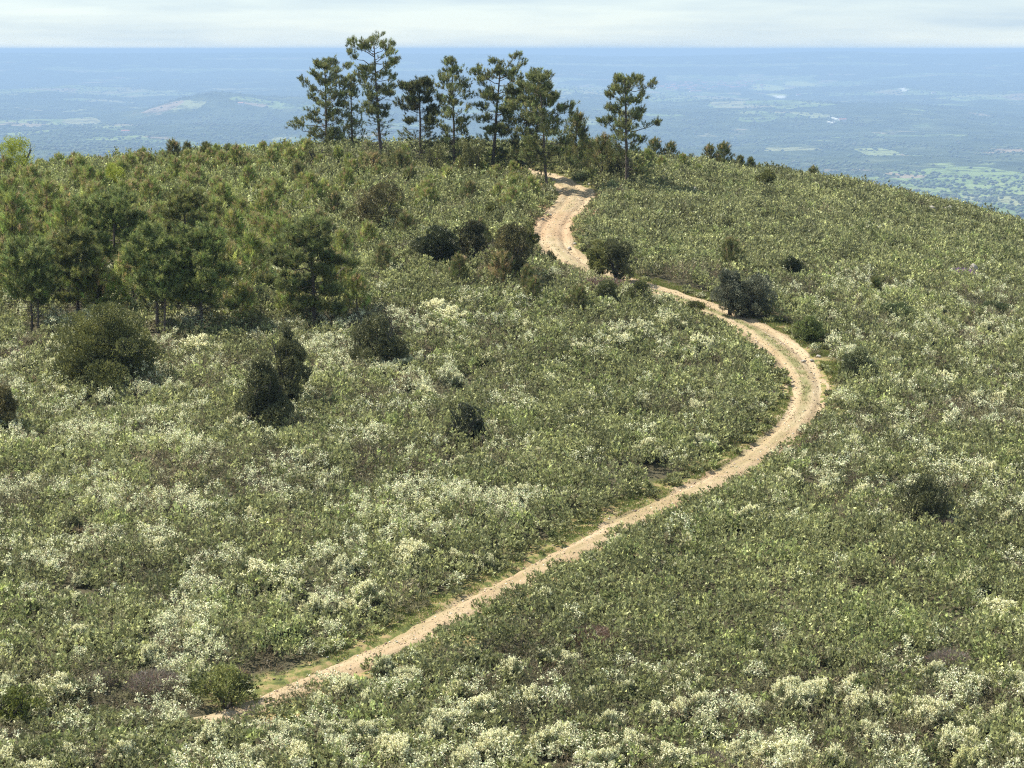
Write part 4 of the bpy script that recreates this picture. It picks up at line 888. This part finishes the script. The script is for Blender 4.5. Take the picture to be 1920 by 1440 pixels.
def house_meshes(L, Wd, H, RH):
    x, y_ = L/2, Wd/2
    co = [(-x,-y_,-6),(x,-y_,-6),(x,y_,-6),(-x,y_,-6),(-x,-y_,H),(x,-y_,H),(x,y_,H),(-x,y_,H),(-x,0,H+RH*.94),(x,0,H+RH*.94)]
    me = bpy.data.meshes.new('house_wall'); me.from_pydata(co, [], [(0,1,5,4),(1,2,6,9,5),(2,3,7,6),(3,0,4,8,7)]); me.materials.append(M_WALL)
    e = 1.2; rc = [(-x-e,-y_-e,H-.4),(x+e,-y_-e,H-.4),(x+e,0,H+RH),(-x-e,0,H+RH),(-x-e,y_+e,H-.4),(x+e,y_+e,H-.4),(-x-e,-y_-e,H-.8),(x+e,-y_-e,H-.8),(x+e,y_+e,H-.8),(-x-e,y_+e,H-.8)]
    mr = bpy.data.meshes.new('house_roof'); mr.from_pydata(rc, [], [(0,1,2,3),(3,2,5,4),(6,7,1,0),(8,9,4,5)]); mr.materials.append(M_ROOF); return me, mr
HS = [house_meshes(22, 12, 7, 4), house_meshes(30, 14, 9, 4), house_meshes(110, 34, 9, 6), house_meshes(16, 14, 10, 4)]
def house(px, py, kd, lab, grp='houses of the far village'):
    q = ground_at(px, py, far=True)[0]; q[2] = zbase(q[:1], q[1:2])[0] + CAMZ + 1
    root = thing('house' if kd != 2 else 'warehouse', q, lab, 'house' if kd != 2 else 'warehouse', grp); root.rotation_euler = (0, 0, random.uniform(-.5, .5))
    for nm, me in zip(('wall', 'roof'), HS[kd]): link(bpy.data.objects.new(nm, me), root)
    if kd != 2: root.scale = (1.3, 1.3, 1.3)
house(1304, 173, 2, 'long pink-roofed warehouse at the near edge of the far village', None)
house(1378, 165, 2, 'low red-roofed warehouse right of the far village', None)
for i in range(110):
    t_ = random.random()
    if i % 3: px, py = random.gauss(1275, 32), random.gauss(162, 4.5)
    else: px, py = random.uniform(1330, 1430), 165 - (random.random())*8 + random.gauss(0, 2)
    part = ('far left', 'left', 'left middle', 'right middle', 'right', 'far right')[int(min(5, max(0, (px-1215)/38.)))]; row = 'back' if py < 160 else 'middle' if py < 165 else 'front'
    house(px, py, random.choice((0, 0, 1, 3)), 'pale red-roofed house in the %s row, %s part of the far village' % (row, part))
for px, py, lab in ((1497,180,'white farmhouse alone right of the far village'),(1558,142,'white farmhouse in woods high on the far plain'),(1750,176,'pale farmhouse on the far plain near the right edge'),(1580,228,'white shed beside the white quarry scar'),
                    (452,197,'pale farmhouse on the far plain at the left'),(1210,157,'pale farmhouse just left of the far village'),(235,250,'pale farm shed low on the far plain at left')):
    house(px, py, 1, lab, None)

# ------------------------------------------------------------------ labels of the repeats: nearest landmark, side and order
buckets = {}
for o_, px, py, ph, wp in TO_LABEL:
    best = min(LM, key=lambda l: math.hypot(l[0]-px, (l[1]-py)*1.4)); dx, dy = px - best[0], (py - best[1])*1.6
    side = ('right of' if dx > 0 else 'left of') if abs(dx) > abs(dy) else ('below' if dy > 0 else 'above')
    buckets.setdefault((best[2], side, ph), []).append((math.hypot(dx, dy), o_))
ORD = ['', 'second', 'third', 'fourth', 'fifth', 'sixth', 'seventh', 'eighth', 'ninth', 'tenth', 'eleventh', 'twelfth', 'thirteenth', 'fourteenth', 'fifteenth']
for (lmk, side, ph), lst in buckets.items():
    lst.sort(key=lambda q: q[0])
    for i, (d_, o_) in enumerate(lst):
        if len(lst) == 1: lab = '%s %s %s' % (ph, side, lmk)
        elif i == len(lst)-1 and i > 1: lab = 'farthest %s %s %s' % (ph, side, lmk)
        else: lab = ('nearest' if i == 0 else ORD[min(i, 14)] + ' nearest') + ' %s %s %s' % (ph, side, lmk)
        o_['label'] = lab

# ------------------------------------------------------------------ the air over the plain
hz_top = CAMZ + 12; zmin = float(min(Zv.min(), Zg.min())) + CAMZ - 1
x0, x1, y0, y1 = -27000, 27000, -400, 50500
co = [(x0,y0,zmin),(x1,y0,zmin),(x1,y1,zmin),(x0,y1,zmin),(x0,y0,hz_top),(x1,y0,hz_top),(x1,y1,hz_top),(x0,y1,hz_top)]
me = bpy.data.meshes.new('haze'); me.from_pydata(co, [], [(3,2,1,0),(4,5,6,7),(0,1,5,4),(1,2,6,5),(2,3,7,6),(3,0,4,7)])
M_HAZE = bpy.data.materials.new('haze'); M_HAZE.use_nodes = True; t = M_HAZE.node_tree; t.nodes.clear()
vo_ = t.nodes.new('ShaderNodeVolumePrincipled'); ou = t.nodes.new('ShaderNodeOutputMaterial'); t.links.new(vo_.outputs[0], ou.inputs['Volume'])
vo_.inputs['Color'].default_value = (.42, .61, .88, 1); vo_.inputs['Density'].default_value = 9.0e-5; vo_.inputs['Anisotropy'].default_value = 0.0
me.materials.append(M_HAZE); hz = link(bpy.data.objects.new('haze', me)); tag(hz, kind='stuff')
